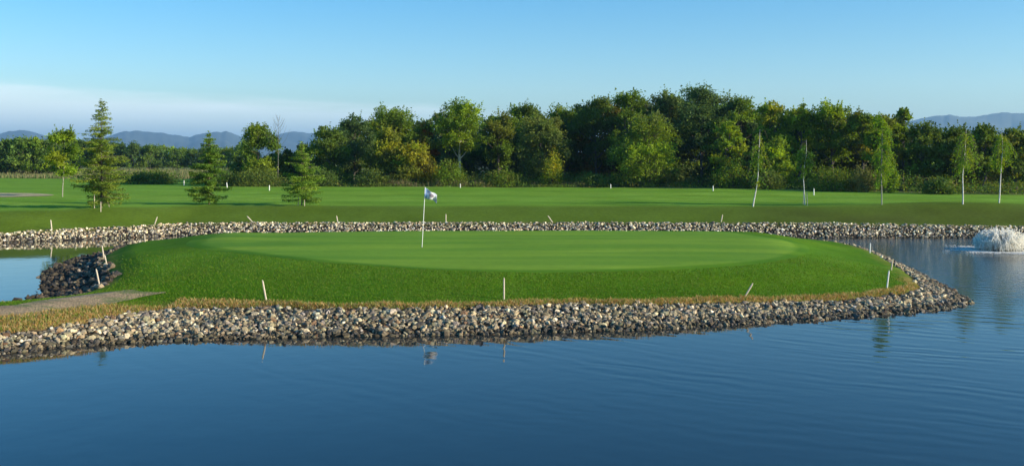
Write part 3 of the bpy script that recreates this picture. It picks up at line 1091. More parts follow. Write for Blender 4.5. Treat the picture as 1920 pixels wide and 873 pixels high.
def birch(H, bend, seed, pal, crown0=0.45, R=1.0, n=34, per=55, weep=0.8, white=(0.62, 0.60, 0.55), rad=0.045, topbare=0.0, leaf=0.105):
    """slender birch: pale bent stem, thin hanging twigs with small leaves. bend: sideways offsets (base..top)"""
    r = np.random.default_rng(seed)
    pal = np.asarray(pal) * np.array((1.6, 1.9, 1.0))
    g, tk = Geo(), Geo()
    m = len(bend)
    zz = np.linspace(0, H, m)
    zf_ = np.linspace(-0.05, H, 14)
    bx = np.interp(zf_, zz, bend) + 0.02 * np.sin(zf_ * 2.1 + seed)
    by = 0.03 * np.sin(zf_ * 1.3 + seed)
    stem = np.stack([bx, by, zf_], 1)
    rr = rad * (1 - 0.82 * (zf_ / H))
    tk.tube(stem, rr, white, 7)
    for i in range(n):
        u = crown0 + (0.97 - crown0) * (i + r.uniform(0, 1)) / n
        z0 = u * H
        s0 = np.array([np.interp(z0, zf_, bx), np.interp(z0, zf_, by), z0])
        a = r.uniform(0, 2 * pi)
        wl = R * r.uniform(0.5, 1.05) * (0.55 + 0.45 * math.sin(pi * np.clip((u - crown0) / (1 - crown0), 0.02, 1) ** 0.8))
        rise = wl * r.uniform(0.15, 0.6)
        dr = wl * weep * r.uniform(0.5, 1.5)
        t = np.linspace(0, 1, 6)
        P = s0 + np.stack([cos(a) * wl * t, sin(a) * wl * t, rise * np.sin(pi * np.minimum(t * 1.1, 1)) - dr * t ** 2.4], 1)
        tk.tube(P, np.linspace(0.011, 0.003, 6), (0.17, 0.13, 0.10), 3)
        if z0 > H * (1 - topbare):
            continue
        c = int(per * 1.25 * r.uniform(0.5, 1.3))
        tq = r.uniform(0.25, 1.0, c)
        Q = np.stack([np.interp(tq, t, P[:, k]) for k in range(3)], 1)
        hang = r.uniform(0, 1, c) * 0.30 * R * weep
        Q = Q + r.normal(0, 0.07, (c, 3)) * [1, 1, 0.6] - np.stack([np.zeros(c), np.zeros(c), hang], 1)
        cc = pal[r.integers(0, len(pal))] * r.uniform(0.75, 1.3, (c, 1))
        g.leaves(Q, leaf, cc, asp=0.6, r=r)
    return g.mesh("crown", M_LEAF), tk.mesh("trunk", M_BARK, smooth=True)


G_MID = [(0.075, 0.125, 0.030), (0.060, 0.105, 0.028), (0.095, 0.140, 0.032)]
G_DARK = [(0.054, 0.090, 0.032), (0.044, 0.078, 0.032), (0.066, 0.102, 0.034)]
G_BLUE = [(0.056, 0.096, 0.055), (0.048, 0.086, 0.050), (0.066, 0.102, 0.050)]
G_BRIGHT = [(0.115, 0.175, 0.028), (0.095, 0.155, 0.028), (0.135, 0.180, 0.030)]
G_YEL = [(0.155, 0.180, 0.030), (0.125, 0.165, 0.030), (0.18, 0.185, 0.035)]
G_OLIVE = [(0.085, 0.108, 0.034), (0.074, 0.098, 0.030), (0.105, 0.115, 0.035)]
G_RED = [(0.16, 0.075, 0.03), (0.14, 0.09, 0.035), (0.12, 0.11, 0.035)]
G_SAGE = [(0.075, 0.105, 0.048), (0.065, 0.095, 0.042), (0.085, 0.11, 0.045)]

# lone trees on the fairway --------------------------------------------------------------


def base_at(px, py):
    return solve(px, py, zf, 1.34)


def hgt(px_h, d):
    return px_h * d / FPX


x, y, z = base_at(190, 389)
c, t = larch(hgt(206, y), hgt(72, y), 3, [(0.105, 0.140, 0.034), (0.085, 0.115, 0.034), (0.125, 0.150, 0.036)], base=0.35, dens=1.05)
place_tree("larch_tree", "tallest larch with a pointed spire, standing with stakes at its foot on the left fairway", x, y, z, c, t)
xa, ya = x, y
x, y, z = base_at(392, 383)
c, t = larch(hgt(137, y), hgt(54, y), 5, [(0.075, 0.125, 0.032), (0.06, 0.105, 0.034), (0.095, 0.14, 0.035)], base=0.45, dens=1.8)
place_tree("larch_tree", "conical green larch standing alone right of the tallest larch", x, y, z, c, t)
x, y, z = base_at(566, 385)
c, t = larch(hgt(122, y), hgt(60, y), 8, [(0.10, 0.155, 0.038), (0.08, 0.13, 0.034), (0.12, 0.165, 0.04)], base=0.5, dens=1.15, droop=0.1)
place_tree("larch_tree", "broad feathery larch nearest to the flag, with forked low branches", x, y, z, c, t)
xd, yd = x, y
x, y, z = base_at(117, 369)
c, t = broadleaf(hgt(124, y), hgt(34, y), hgt(38, y), G_BRIGHT + G_MID, 21, leaf=0.17, nclump=170, per=44, nl=9, shoots=0.5, bark=(0.30, 0.28, 0.22), trunk_r=0.035, fill=0.4)
place_tree("young_tree", "bright green young deciduous tree with pale stem left of the tallest larch", x, y, z, c, t)

bspec = [
    # px, base, top, bend(px at base..top), crown0, R px, palette, label
    (1412, 387, 243, [0, 5, 9, 11, 12, 12], 0.30, 26, G_MID + G_YEL, dict(n=32, per=36, topbare=0.08, weep=0.9),
     "leaning birch with a bare white stem, first birch right of the flag"),
    (1509, 384, 262, [0, -1, -2, -1, 2, 3], 0.45, 22, G_MID, dict(n=30, per=40, topbare=0.1, weep=0.6, rad=0.035),
     "thin birch with a patchy stem rising between two white stakes"),
    (1653, 384, 212, [0, 0, 0, 0, 1, 2], 0.22, 25, G_YEL + G_BRIGHT + G_BRIGHT, dict(n=60, per=62, weep=0.55, white=(0.30, 0.30, 0.25), rad=0.035),
     "narrow columnar birch, yellow green, with a dark slender stem"),
    (1805, 383, 243, [0, 1, 0, 2, 5, 8], 0.52, 31, G_YEL + G_BRIGHT, dict(n=48, per=42, weep=1.3),
     "weeping birch with a white stem and hanging golden green twigs"),
    (1873, 380, 248, [0, 2, 4, 5, 6, 5], 0.55, 27, G_YEL + G_BRIGHT, dict(n=36, per=46, weep=1.1),
     "rightmost birch, white stem with a sparse yellow green crown"),
]
for px, pb_, pt, bend, c0, rp, pal, kw, lab in bspec:
    x, y, z = base_at(px, pb_)
    s_ = y / FPX
    pal = [np.array(p) for p in pal]
    c, t = birch(hgt(pb_ - pt, y), [b * s_ for b in bend], int(px), pal, c0, rp * s_, **kw)
    place_tree("birch_tree", lab, x, y, z, c, t)

# the wood -----------------------------------------------------------------------------
# px centre, px top, px width, depth behind undergrowth edge, palette, crown base (share of height), shape, label, extra
hero = [
    (485, 237, 84, 6, G_MID + G_BRIGHT[:1], .18, 'round', "round mid green tree left of the gap with the pale hills, behind the fairway", dict(shoots=.5)),
    (540, 284, 60, 9, G_DARK, .1, 'low', "low dark tree filling the gap just behind the broad feathery larch", {}),
    (618, 240, 84, 7, G_DARK + G_MID[:1], .12, 'round', "dark rounded tree at the left end of the tall wood", {}),
    (664, 222, 84, 13, G_BLUE, .2, 'round', "bluish green tree, second from the left end of the tall wood", {}),
    (738, 206, 112, 16, G_MID, .2, 'round', "broad mid green tree rising behind the autumn coloured tree", dict(shoots=.6)),
    (726, 246, 86, 5, G_OLIVE + G_DARK[:1] + G_YEL[:1], .06, 'low', "olive brown tree turning yellow at the top, left of the reddish tree", {}),
    (797, 236, 56, 8, G_RED + G_OLIVE[:1], .25, 'round', "small tree with reddish autumn leaves in front of the wood", {}),
    (778, 270, 92, 3.5, G_YEL + G_BRIGHT + G_OLIVE, .03, 'low', "speckled yellow green tree just below the reddish tree", dict(open_=.1)),
    (862, 193, 96, 7, G_BRIGHT + G_MID, .38, 'round', "open bright green tree showing a pale forked trunk", dict(bark=(.46, .42, .30), shoots=.7, fill=.1, trunk_r=.16)),
    (935, 214, 84, 12, G_MID + G_OLIVE[:1], .25, 'round', "rounded mid green tree right of the fork trunked tree", {}),
    (1012, 224, 112, 6, G_SAGE, .10, 'round', "dull sage green rounded tree behind the little golden tree", {}),
    (985, 198, 90, 15, G_DARK + G_MID[:1], .2, 'round', "dark tree with a tufted top above the sage green tree", dict(shoots=.7)),
    (1058, 202, 92, 17, G_MID + G_DARK, .2, 'round', "flat topped green tree between the sage tree and the tall dark tree", {}),
    (1118, 184, 96, 14, G_DARK, .2, 'round', "tall dark tree with a thin tuft on its top, left of the highest green crown", dict(shoots=.8)),
    (1180, 177, 88, 11, G_MID, .15, 'round', "tall narrow green crown rising just behind the biggest tree", {}),
    (1216, 216, 150, 4, G_SAGE[:1] + G_MID + G_BRIGHT[:1], .03, 'low', "biggest broad tree at the front of the wood with branches to the ground", dict(nclump=300, per=46, nl=16, leaf=.24, shoots=.45)),
    (1250, 176, 80, 16, G_BLUE, .2, 'round', "bluish feathery tree right behind the biggest tree", dict(shoots=.9)),
    (1315, 168, 112, 14, G_BLUE + G_DARK[:1], .2, 'round', "highest tree of the wood, dark and feathery at the top", dict(shoots=.9)),
    (1388, 184, 84, 15, G_BLUE + G_MID[:1], .2, 'round', "dark green tree directly right of the highest tree", dict(shoots=.7)),
    (1366, 232, 66, 4, G_BRIGHT + G_YEL[:1] + G_MID[:1], .05, 'round', "narrow yellow green tree left of the leaning birch", dict(open_=.1)),
    (1345, 225, 56, 9, G_DARK, .15, 'round', "small dark tree in the shade under the highest tree", {}),
    (1447, 196, 76, 12, G_YEL[:1] + G_BRIGHT, .2, 'round', "tall tree with a yellowing top just right of the leaning birch", dict(shoots=.6)),
    (1455, 268, 96, 5, G_MID + G_BRIGHT[:1], .05, 'low', "mid green low tree between the two thin birches", {}),
    (1500, 203, 76, 13, G_BRIGHT + G_MID[:1], .25, 'round', "bright green tree top left of the dark hollow in the wood", dict(shoots=.6)),
    (1560, 199, 92, 14, G_MID + G_BRIGHT[:1], .35, 'round', "green tree with a spiky top above the dark hollow", dict(shoots=.8)),
    (1618, 213, 80, 13, G_OLIVE + G_MID, .35, 'round', "olive green tree left of the columnar birch", {}),
    (1692, 203, 44, 12, G_MID + G_BLUE[:1], .3, 'round', "small round topped tree standing above the others right of the columnar birch", {}),
    (1660, 222, 72, 10, G_OLIVE + G_BRIGHT[:1], .25, 'round', "yellowish tree just behind the columnar birch", {}),
    (1735, 233, 86, 10, G_DARK + G_MID[:1], .2, 'round', "dark tree where the wood drops towards the blue hills", {}),
    (1792, 240, 86, 12, G_DARK + G_MID[:1], .2, 'round', "dark tree directly behind the weeping birch", {}),
    (1845, 243, 84, 10, G_MID + G_DARK, .2, 'round', "dull green tree between the weeping birch and the rightmost birch", {}),
    (1905, 246, 92, 11, G_DARK + G_OLIVE[:1], .2, 'round', "dark tree at the right end of the wood behind the rightmost birch", {}),
]
for i, (px, pt, pw, dep, pal, cb, shape, lab, kw) in enumerate(hero):
    xx = (px - 960) / FPX * 100
    dd = float(wood_front((px - 960) / FPX * 95)) + dep
    xx = (px - 960) / FPX * dd
    zz = zf(xx, dd)
    H = (HORIZ - pt) / FPX * dd + CAM_H - zz
    R = pw * 0.5 * dd / FPX * 1.04
    k = dict(leaf=0.27, nclump=int(110 + R * 26), per=42, nl=11)
    k.update(kw)
    c, t = broadleaf(H, R, max(0.3, cb * H), pal, 300 + i, shape=shape, **k)
    place_tree("woodland_tree", lab, xx, dd, zz, c, t)
    print(f"{lab[:30]:30s} d={dd:.0f} H={H:.1f} R={R:.1f}")

# trees filling the wood behind, shared crowns
protos = []
for i, (pal, sh) in enumerate([(G_MID, 'round'), (G_DARK, 'round'), (G_BLUE, 'round'), (G_OLIVE, 'round')]):
    protos.append(broadleaf(9.0, 3.0, 0.3, pal, 900 + i, leaf=0.38, nclump=150, per=32, nl=11, shape=sh, shoots=.6))
prof_x = [430, 450, 520, 575, 600, 640, 700, 760, 800, 860, 920, 960, 985, 1050, 1110, 1175, 1200, 1230, 1300, 1350, 1400, 1450, 1500, 1560, 1600, 1650, 1690, 1710, 1750, 1800, 1850, 1920, 2100, 2400]
prof_y = [285, 280, 282, 262, 246, 228, 214, 212, 216, 205, 216, 220, 206, 208, 192, 184, 190, 184, 176, 185, 194, 196, 208, 208, 218, 218, 212, 228, 238, 244, 246, 250, 255, 255]
rr_ = np.random.default_rng(5)
px = 440.0
while px < 2120:
    for row in range(2):
        p2 = px + rr_.uniform(-12, 12)
        dd = float(wood_front((p2 - 960) / FPX * 95)) + (17 + 7 * row + rr_.uniform(0, 5))
        xx = (p2 - 960) / FPX * dd
        zz = zf(xx, dd)
        pt = np.interp(p2, prof_x, prof_y) + rr_.uniform(4, 20)
        H = (HORIZ - pt) / FPX * dd + CAM_H - zz
        if H < 1.5:
            continue
        c, t = protos[int(rr_.integers(0, 4))]
        s = H / 9.0
        place_tree("woodland_tree", "tree deep in the wood, mostly hidden behind the front trees", xx, dd, zz, c, t, group="trees deep in the wood behind the front row",
                   rz=rr_.uniform(0, 6.28), tint=tuple(rr_.uniform(0.8, 1.15, 3)), sc=(s * rr_.uniform(.9, 1.2), s * rr_.uniform(.9, 1.2), s))
    px += 44

# thicket filling the inside of the wood behind its trees: reads as one dark mass
r = np.random.default_rng(33)
g = Geo()
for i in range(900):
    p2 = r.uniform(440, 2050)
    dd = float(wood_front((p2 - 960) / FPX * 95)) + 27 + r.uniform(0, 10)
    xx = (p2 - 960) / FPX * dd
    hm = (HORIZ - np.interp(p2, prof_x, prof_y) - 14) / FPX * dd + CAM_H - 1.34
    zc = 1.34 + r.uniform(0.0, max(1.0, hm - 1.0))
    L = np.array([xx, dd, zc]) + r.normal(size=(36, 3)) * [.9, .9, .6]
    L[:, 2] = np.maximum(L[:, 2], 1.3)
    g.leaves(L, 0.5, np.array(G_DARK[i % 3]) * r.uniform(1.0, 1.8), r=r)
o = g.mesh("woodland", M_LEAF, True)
tag(o, "dark leafy thicket inside the wood behind its front trees", kind='stuff')

# bare sapling in the gap
r = np.random.default_rng(50)
tk = Geo()
dd = 108.0
H = hgt(295 - 216, dd) + CAM_H - 1.34
tk.tube([(0, 0, -.1), (.05, 0, H * .5), (0, 0, H)], [.035, .025, .008], (.2, .19, .17), 5)
for i in range(26):
    z0 = H * r.uniform(.45, .95)
    a = r.uniform(0, 6.28)
    L = (H - z0) * .5 + .4
    tk.tube([(0, 0, z0), (cos(a) * L * .4, sin(a) * L * .4, z0 + L * .5), (cos(a) * L * .6, sin(a) * L * .6, z0 + L)], [.016, .012, .005], (.2, .19, .17), 3)
o = put("bare_tree", tk.mesh("bare_tree", M_BARK), None, ((521 - 960) / FPX * dd, dd, 1.34))
tag(o, "leafless grey tree standing against the cloud in the gap left of the wood", "tree")

# far trees behind the yellow field, left
rr_ = np.random.default_rng(15)
fp = [broadleaf(8.0, 4.2, 0.5, pal, 950 + i, leaf=0.6, nclump=110, per=24, nl=11, shape='low', shoots=.4) for i, pal in enumerate([G_DARK, G_MID, G_BLUE])]
px = -90.0
while px < 480:
    for row in range(2):
        if px < 100:
            dd = 172 + row * 10 + rr_.uniform(0, 6)
            pt = 262 + rr_.uniform(-4, 5)
        else:
            dd = 235 + row * 14 + rr_.uniform(0, 8)
            pt = np.interp(px, [100, 160, 230, 300, 330, 420, 480], [262, 262, 270, 274, 278, 276, 270]) + rr_.uniform(-4, 5)
        xx = (px + rr_.uniform(-8, 8) - 960) / FPX * dd
        H = (HORIZ - pt) / FPX * dd + CAM_H - 1.34
        c, t = fp[int(rr_.integers(0, 3))]
        s = H / 8.0
        place_tree("distant_tree", "low dark tree of the distant row behind the yellow field at left", xx, dd, 1.34, c, t, group="distant trees behind the yellow field",
                   rz=rr_.uniform(0, 6.28), tint=tuple(np.array((1.0, 1.05, 1.0)) * rr_.uniform(.8, 1.3)), sc=(s * rr_.uniform(.8, 1.1), s, s))
    px += 26

# shrubs and the undergrowth --------------------------------------------------------------


def bush(H, R, pal, seed, leaf=0.16, n=60, per=34, stems=True):
    r = np.random.default_rng(seed)
    g, tk = Geo(), Geo()
    pal = np.asarray(pal) * np.array((1.6, 1.7, .9))
    for i in range(n):
        dv = ellipse_pts(1, r)[0]
        dv[2] = abs(dv[2])
        p = np.array([dv[0] * R, dv[1] * R, dv[2] * H]) * r.uniform(.55, 1.0) + [0, 0, 0.08 * H]
        m = int(per * r.uniform(.5, 1.4))
        L = p + r.normal(size=(m, 3)) * [R * .16, R * .16, H * .13]
        L[:, 2] = np.abs(L[:, 2])
        g.leaves(L, leaf, pal[r.integers(0, len(pal))] * r.uniform(.75, 1.3, (m, 1)), r=r)
        if stems and i % 3 == 0:
            tk.tube([(r.normal(0, .1), r.normal(0, .1), -.05), p * [.5, .5, .55], p], [.03, .02, .006], (.10, .08, .06), 3)
    return g.mesh("foliage", M_LEAF), tk.mesh("stem", M_BARK)


shr = [
    (1037, 288, 44, 1.6, G_YEL + [(0.30, 0.24, 0.03)], 340, "golden yellow bush standing alone in front of the dark wood"),
    (845, 306, 62, 1.8, G_BRIGHT + G_OLIVE, 352, "rounded olive green bush under the fork trunked tree"),
    (700, 322, 70, 1.4, G_OLIVE + G_SAGE, 352, "greyish olive bush left of the speckled tree"),
    (605, 318, 60, 1.2, G_DARK + G_SAGE, 352, "dark bush directly right of the broad feathery larch"),
    (480, 318, 100, 1.5, G_OLIVE + G_SAGE, 352, "wide brownish bush below the round mid green tree"),
    (420, 322, 60, 1.5, G_SAGE + G_DARK, 350, "dull bush directly right of the conical larch"),
    (1375, 304, 76, 1.6, G_BRIGHT + G_OLIVE, 360, "light green bush at the foot of the narrow yellow green tree"),
    (1440, 322, 60, 1.4, G_OLIVE + G_SAGE, 362, "brown olive bush just right of the leaning birch"),
    (1560, 316, 90, 1.5, G_OLIVE + G_MID, 364, "wide olive bush under the dark hollow of the wood"),
    (1622, 316, 60, 1.5, [(0.11, 0.11, 0.06), (0.10, 0.10, 0.05)], 365, "brownish bush with pale heads left of the columnar birch"),
    (1668, 300, 34, 0.9, G_BRIGHT + G_MID, 366, "slim green bush just right of the columnar birch"),
    (1760, 336, 60, 1.3, G_OLIVE + G_DARK, 368, "low dark bush left of the weeping birch"),
    (940, 320, 70, 1.8, G_OLIVE + G_BRIGHT[:1], 352, "reedy green bush left of the golden bush"),
    (1110, 326, 60, 1.6, G_SAGE + G_MID, 352, "low green bush left of the biggest tree"),
    (285, 322, 96, 3.0, G_OLIVE + G_DARK, 344, "low dark bush at the edge of the far fairway between the two left larches"),
    (225, 326, 60, 3.0, G_OLIVE, 342, "low olive bush right behind the tallest larch"),
]
for i, (px, pt, pw, dep, pal, pb_, lab) in enumerate(shr):
    if px < 300:
        dd = FPX * (CAM_H - 1.34) / (pb_ - HORIZ)
    else:
        dd = float(wood_front((px - 960) / FPX * 95)) + dep
    xx = (px - 960) / FPX * dd
    zz = zf(xx, dd)
    H = (HORIZ - pt) / FPX * dd + CAM_H - zz
    R = pw * .5 * dd / FPX
    fo, st = bush(H, R, pal, 400 + i, leaf=0.2 if px > 300 else 0.26, n=int(50 + R * 25))
    b = empty("bush", (xx, dd, zz))
    tag(b, lab, "bush")
    put("foliage", fo, b)
    put("stem", st, b)

# undergrowth: brambles and weeds below the wood, nobody could count them
r = np.random.default_rng(60)
g = Geo()
for i in range(1500):
    x_ = r.uniform(-34, 62)
    wf_ = float(wood_front(x_))
    dep = r.uniform(0.0, 1.0) ** 1.3 * 16
    y_ = wf_ + dep
    x_ = x_ * (y_ / 95 if False else 1)
    hh = (0.35 + 1.25 * sstep(dep, 0, 3.0)) * (0.75 + 0.5 * vnoise(np.array(x_ * .35), np.array(dep * .3), 9)) * r.uniform(.6, 1.15)
    pal = (G_OLIVE, G_SAGE, G_DARK, G_MID, [(0.16, 0.13, 0.07)])[r.choice(5, p=[.36, .2, .2, .14, .10])]
    m = int(44 * r.uniform(.6, 1.3))
    L = np.array([x_, y_, 0]) + r.normal(size=(m, 3)) * [.5, .4, 0]
    L[:, 2] = 1.34 + hh * r.uniform(0, 1, m) ** 0.8
    g.leaves(L, 0.19, np.array((1.6, 1.8, .9)) * np.asarray(pal)[r.integers(0, len(pal))] * r.uniform(.7, 1.3, (m, 1)), r=r)
o = g.mesh("undergrowth", M_LEAF, True)
tag(o, "tangled olive brown brambles and weeds along the foot of the wood", "undergrowth", kind='stuff')

# reeds in front of the wood and grasses of the field at left
nb = 6000
x = r.uniform(-16, 8, nb)
x = x[r.uniform(size=nb) < 0.5 + 0.6 * vnoise(x * .7, x * 0, 3)]
nb = len(x)
y = wood_front(x) + r.uniform(0.2, 3.2, nb)
o = blades("reeds", np.stack([x, y], 1), np.full(nb, 1.3), (0.65 + 0.4 * vnoise(x * .9, x * 0 + 4, 5)), 0.03, pick_cols([(0.24, 0.20, 0.09), (0.13, 0.16, 0.05), (0.30, 0.25, 0.12), (.10, .12, .04)], nb, r, .3), r, 0.12)
tag(o, "tan and green reeds in front of the middle of the wood", "reeds", kind='stuff')
nb = 22000
y = 141 + r.uniform(0, 1, nb) ** 1.5 * 90
x = y * r.uniform(-0.56, -0.24, nb)
ok = (y > wood_front(x) - 2)
x, y = x[ok], y[ok]
nb = len(x)
o = blades("tall_grass", np.stack([x, y], 1), np.full(nb, 1.3), (0.55 + 0.35 * vnoise(x * .3, y * .1, 2)), 0.07, pick_cols([(0.26, 0.22, 0.10), (0.15, 0.18, 0.06), (0.10, 0.15, 0.04), (.20, .18, .08)], nb, r, .25), r, 0.15)
tag(o, "straw coloured tall grass of the field beyond the left fairway", "grass", kind='stuff')

# ------------------------------------------------------------------ stakes


def post_mesh(H, wdt=0.045, point=0.06):
    bm = bmesh.new()
    prof = [(-0.15, wdt * .9), (0.0, wdt), (H * .5, wdt * .98), (H - point, wdt * .92), (H, wdt * .22)]
    rings = []
    n = 8
    for zz_, w_ in prof:
        ring = []
        for k in range(n):
            a = k * 2 * pi / n + pi / 8
            m_ = 1 / max(abs(cos(a)), abs(sin(a)))
            rad = w_ * .5 * (0.55 * m_ + 0.45)
            ring.append(bm.verts.new((cos(a) * rad, sin(a) * rad, zz_)))
        rings.append(ring)
    for a, b in zip(rings[:-1], rings[1:]):
        for k in range(n):
            bm.faces.new((a[k], a[(k + 1) % n], b[(k + 1) % n], b[k]))
    bm.faces.new(rings[-1])
    bm.faces.new(list(reversed(rings[0])))
    me = bpy.data.meshes.new("marker_stake")
    bm.to_mesh(me)
    bm.free()
    return me


def stake(pb_, pt, fn, label, group, mat, name="marker_stake", w_=0.045, z0=.6, cat="stake"):
    x, y, z = solve(pb_[0], pb_[1], fn, z0)
    hx = (pt[0] - pb_[0]) * y / FPX
    hz = (pb_[1] - pt[1]) * y / FPX
    L = math.hypot(hx, hz)
    me = post_mesh(L, w_)
    me.materials.append(mat)
    o = bpy.data.objects.new(name, me)
    COL.objects.link(o)
    o.location = (x, y, z)
    o.rotation_euler = (0, math.atan2(hx, hz), random.uniform(-.5, .5) * 0)
    tag(o, label, cat, group)
    return o


GI = "marker stakes round the edge of the island"
for pb_, pt, lab in [
    ((499, 563), (492, 525), "pale wooden stake leaning slightly left at the left part of the front edge"),
    ((945, 561), (945, 520), "upright pale wooden stake at the middle of the island front edge"),
    ((1396, 557), (1412, 530), "wooden stake tilted far to the right at the island front edge"),
    ((1663, 540), (1667, 507), "white stake standing on the grass near the island's right tip"),
    ((1671, 506), (1674, 486), "short pale stake among the cobbles behind the right tip"),
    ((1631, 474), (1632, 455), "white stake at the back right rim of the island against the water"),
    ((187, 537), (180, 503), "pale stake leaning left beside the inlet cobbles, nearest the gravel path"),
    ((200, 497), (196, 478), "short stake at the top of the inlet cobbles, behind the nearest one"),
    ((195, 485), (191, 459), "stake farthest back on the inlet side of the island"),
    ((272, 453), (271, 438), "small stake on the back left rim of the island"),
]:
    stake(pb_, pt, zi, lab, GI, M_POST if pb_[0] not in (1663, 1631) else M_WHITE)
GF = "marker stakes above the far stone strip"
for pb_, pt, lab in [
    ((97, 431), (95, 412), "stake above the far cobbles at the far left, reflected in the inlet"),
    ((290, 420), (295, 406), "stake leaning right above the far cobbles, below the two left larches"),
    ((474, 417), (463, 405), "stake tilted strongly left above the far cobbles"),
    ((633, 417), (631, 404), "thin stake above the far cobbles, between the feathery larch and the flag"),
    ((836, 415), (836, 401), "upright stake above the far cobbles just right of the flag"),
    ((1036, 417), (1027, 404), "stake leaning left above the far cobbles, right of the flag"),
    ((1352, 416), (1355, 402), "thin stake above the far cobbles left of the leaning birch"),
]:
    stake(pb_, pt, zf, lab, GF, M_POST, w_=0.06, z0=.8)
GW = "white posts at the foot of the wood"
for pb_, pt, lab in [
    ((345, 348), (345, 338), "white post left of the conical larch at the fairway's far edge"),
    ((426, 352), (425, 342), "white post just right of the conical larch at the fairway's far edge"),
    ((505, 357), (505, 347), "white post left of the broad feathery larch at the fairway's far edge"),
    ((863, 352), (863, 344), "white post below the fork trunked tree"),
    ((1145, 353), (1145, 345), "white post left of the biggest tree's foot"),
    ((1337, 358), (1337, 348), "white post below the highest tree of the wood"),
    ((1526, 366), (1526, 353), "white post right of the birch with two stakes"),
]:
    stake(pb_, pt, zf, lab, GW, M_WHITE, name="white_post", w_=0.085, z0=1.34, cat="post")
GT = "support stakes of the young trees"
for pb_, pt, lab in [
    ((177, 390), (177, 362), "left support stake under the tallest larch"),
    ((205, 388), (201, 375), "slanting right support stake under the tallest larch"),
    ((189, 397), (189, 378), "front support stake under the tallest larch"),
    ((559, 385), (560, 368), "pale support stake left of the broad larch's trunk"),
    ((571, 386), (571, 374), "short support stake right of the broad larch's trunk"),
    ((1506, 383), (1507, 358), "left white support stake of the thin birch"),
    ((1514, 385), (1513, 360), "right white support stake of the thin birch"),
]:
    stake(pb_, pt, zf, lab, GT, M_POST, name="support_stake", w_=0.04, z0=1.34, cat="stake")

# ------------------------------------------------------------------ flagstick
x, y, z = solve(791, 464, zi, 1.0)
fl = empty("golf_flagstick", (x, y, z))
tag(fl, "golf flagstick with a pale blue and white flag on the putting green", "flagstick")
s_ = y / FPX
H = 111 * s_
lean = 6 * s_
n = 12
tk = Geo()
segs = [(0.0, 0.42), (0.42, 0.72), (0.72, 1.0)]
tt = np.linspace(0, 1, n)
tk.tube(np.stack([lean * tt, 0 * tt, -0.1 + (H + .1) * tt], 1), np.full(n, 0.0125), (1, 1, 1), 10)
pole = put("pole", tk.mesh("pole", M_WHITE, smooth=True), fl)
bm = bmesh.new()
bmesh.ops.create_uvsphere(bm, u_segments=12, v_segments=8, radius=0.022)
me = bpy.data.meshes.new("knob")
bm.to_mesh(me)
bm.free()
me.materials.append(M_WHITE)
put("knob", me, fl, (lean, 0, H + 0.012))
# flag cloth: drooping and waving to the right
nu, nv = 22, 14
Vf, Fq, Cf = [], [], []
Wf, Hf = 0.50, 0.36
for i in range(nu):
    u = i / (nu - 1)
    for j in range(nv):
        v = j / (nv - 1)
        xx = lean + u * Wf * 0.90 - 0.02
        zz = H - v * Hf * (1 - 0.25 * u) - 0.26 * u ** 1.3 + 0.02 * sin(u * 9 + v * 2)
        yy = 0.07 * sin(u * 8.5 + v * 1.5) * (0.2 + u) + 0.03 * sin(v * 6 + u * 3)
        Vf.append((xx, yy, zz))
        cu = np.array((0.38, 0.40, 0.46)) if (u + v * .5) % .5 > .22 else np.array((0.68, 0.67, 0.68))
        if u < 0.20:
            cu = np.array((0.20, 0.32, 0.52))
        elif ((u - .56) / .17) ** 2 + ((v - .45) / .24) ** 2 < 1:
            cu = np.array((0.16, 0.14, 0.17))
        Cf.append(cu)
for i in range(nu - 1):
    for j in range(nv - 1):
        a = i * nv + j
        Fq.append((a, a + nv, a + nv + 1, a + 1))
M_FLAG = mat_attr("flag_cloth", 0.7, noise=30.0, amt=0.08)
fo = mesh_np("flag", Vf, Fq, M_FLAG, np.array(Cf), True, fl)
sm = fo.modifiers.new("thickness", 'SOLIDIFY')
sm.thickness = 0.004
bm = bmesh.new()
bmesh.ops.create_circle(bm, cap_ends=True, radius=0.054, segments=20)
me = bpy.data.meshes.new("cup")
bm.to_mesh(me)
bm.free()
me.materials.append(M_DARK)
put("cup", me, fl, (0, 0, 0.014))

# ------------------------------------------------------------------ fountain
r = np.random.default_rng(90)
fn = empty("fountain", (FNT[0], FNT[1], 0.0))
tag(fn, "white bubbling fountain of spray on the water at the right edge", "fountain")
g = Geo()
Hf = 0.88
for i in range(520):
    a = r.uniform(0, 2 * pi)
    reach = r.uniform(0.12, 1.05)
    top_ = Hf * (r.uniform(0.5, 0.98) + (0.36 * r.uniform() if i % 5 == 0 else 0)) * (1.0 - 0.30 * (reach / 1.2) ** 2)
    r0 = r.uniform(0.05, 0.35)
    t = np.linspace(0.0, r.uniform(0.8, 1.0), 9)
    rad = r0 + (reach) * t
    zz = top_ * (1 - (2 * t - 0.85) ** 2 / 1.32) if reach > .4 else top_ * (1 - (2 * t - 1) ** 2)
    zz = np.maximum(zz, 0.0)
    wob = r.normal(0, 0.012, (9, 3))
    P = np.stack([np.cos(a) * rad, np.sin(a) * rad, zz], 1) + wob
    P[:, 2] = np.maximum(P[:, 2], -0.01)
    g.tube(P, 0.006 + 0.026 * np.sin(np.linspace(0.25, pi - 0.15, 9)) * r.uniform(.4, 1.1), (1, 1, 1), 4)
jo = g.mesh("water_jets", M_SPRAY, True, fn, smooth=True)
jo['kind'] = 'stuff'
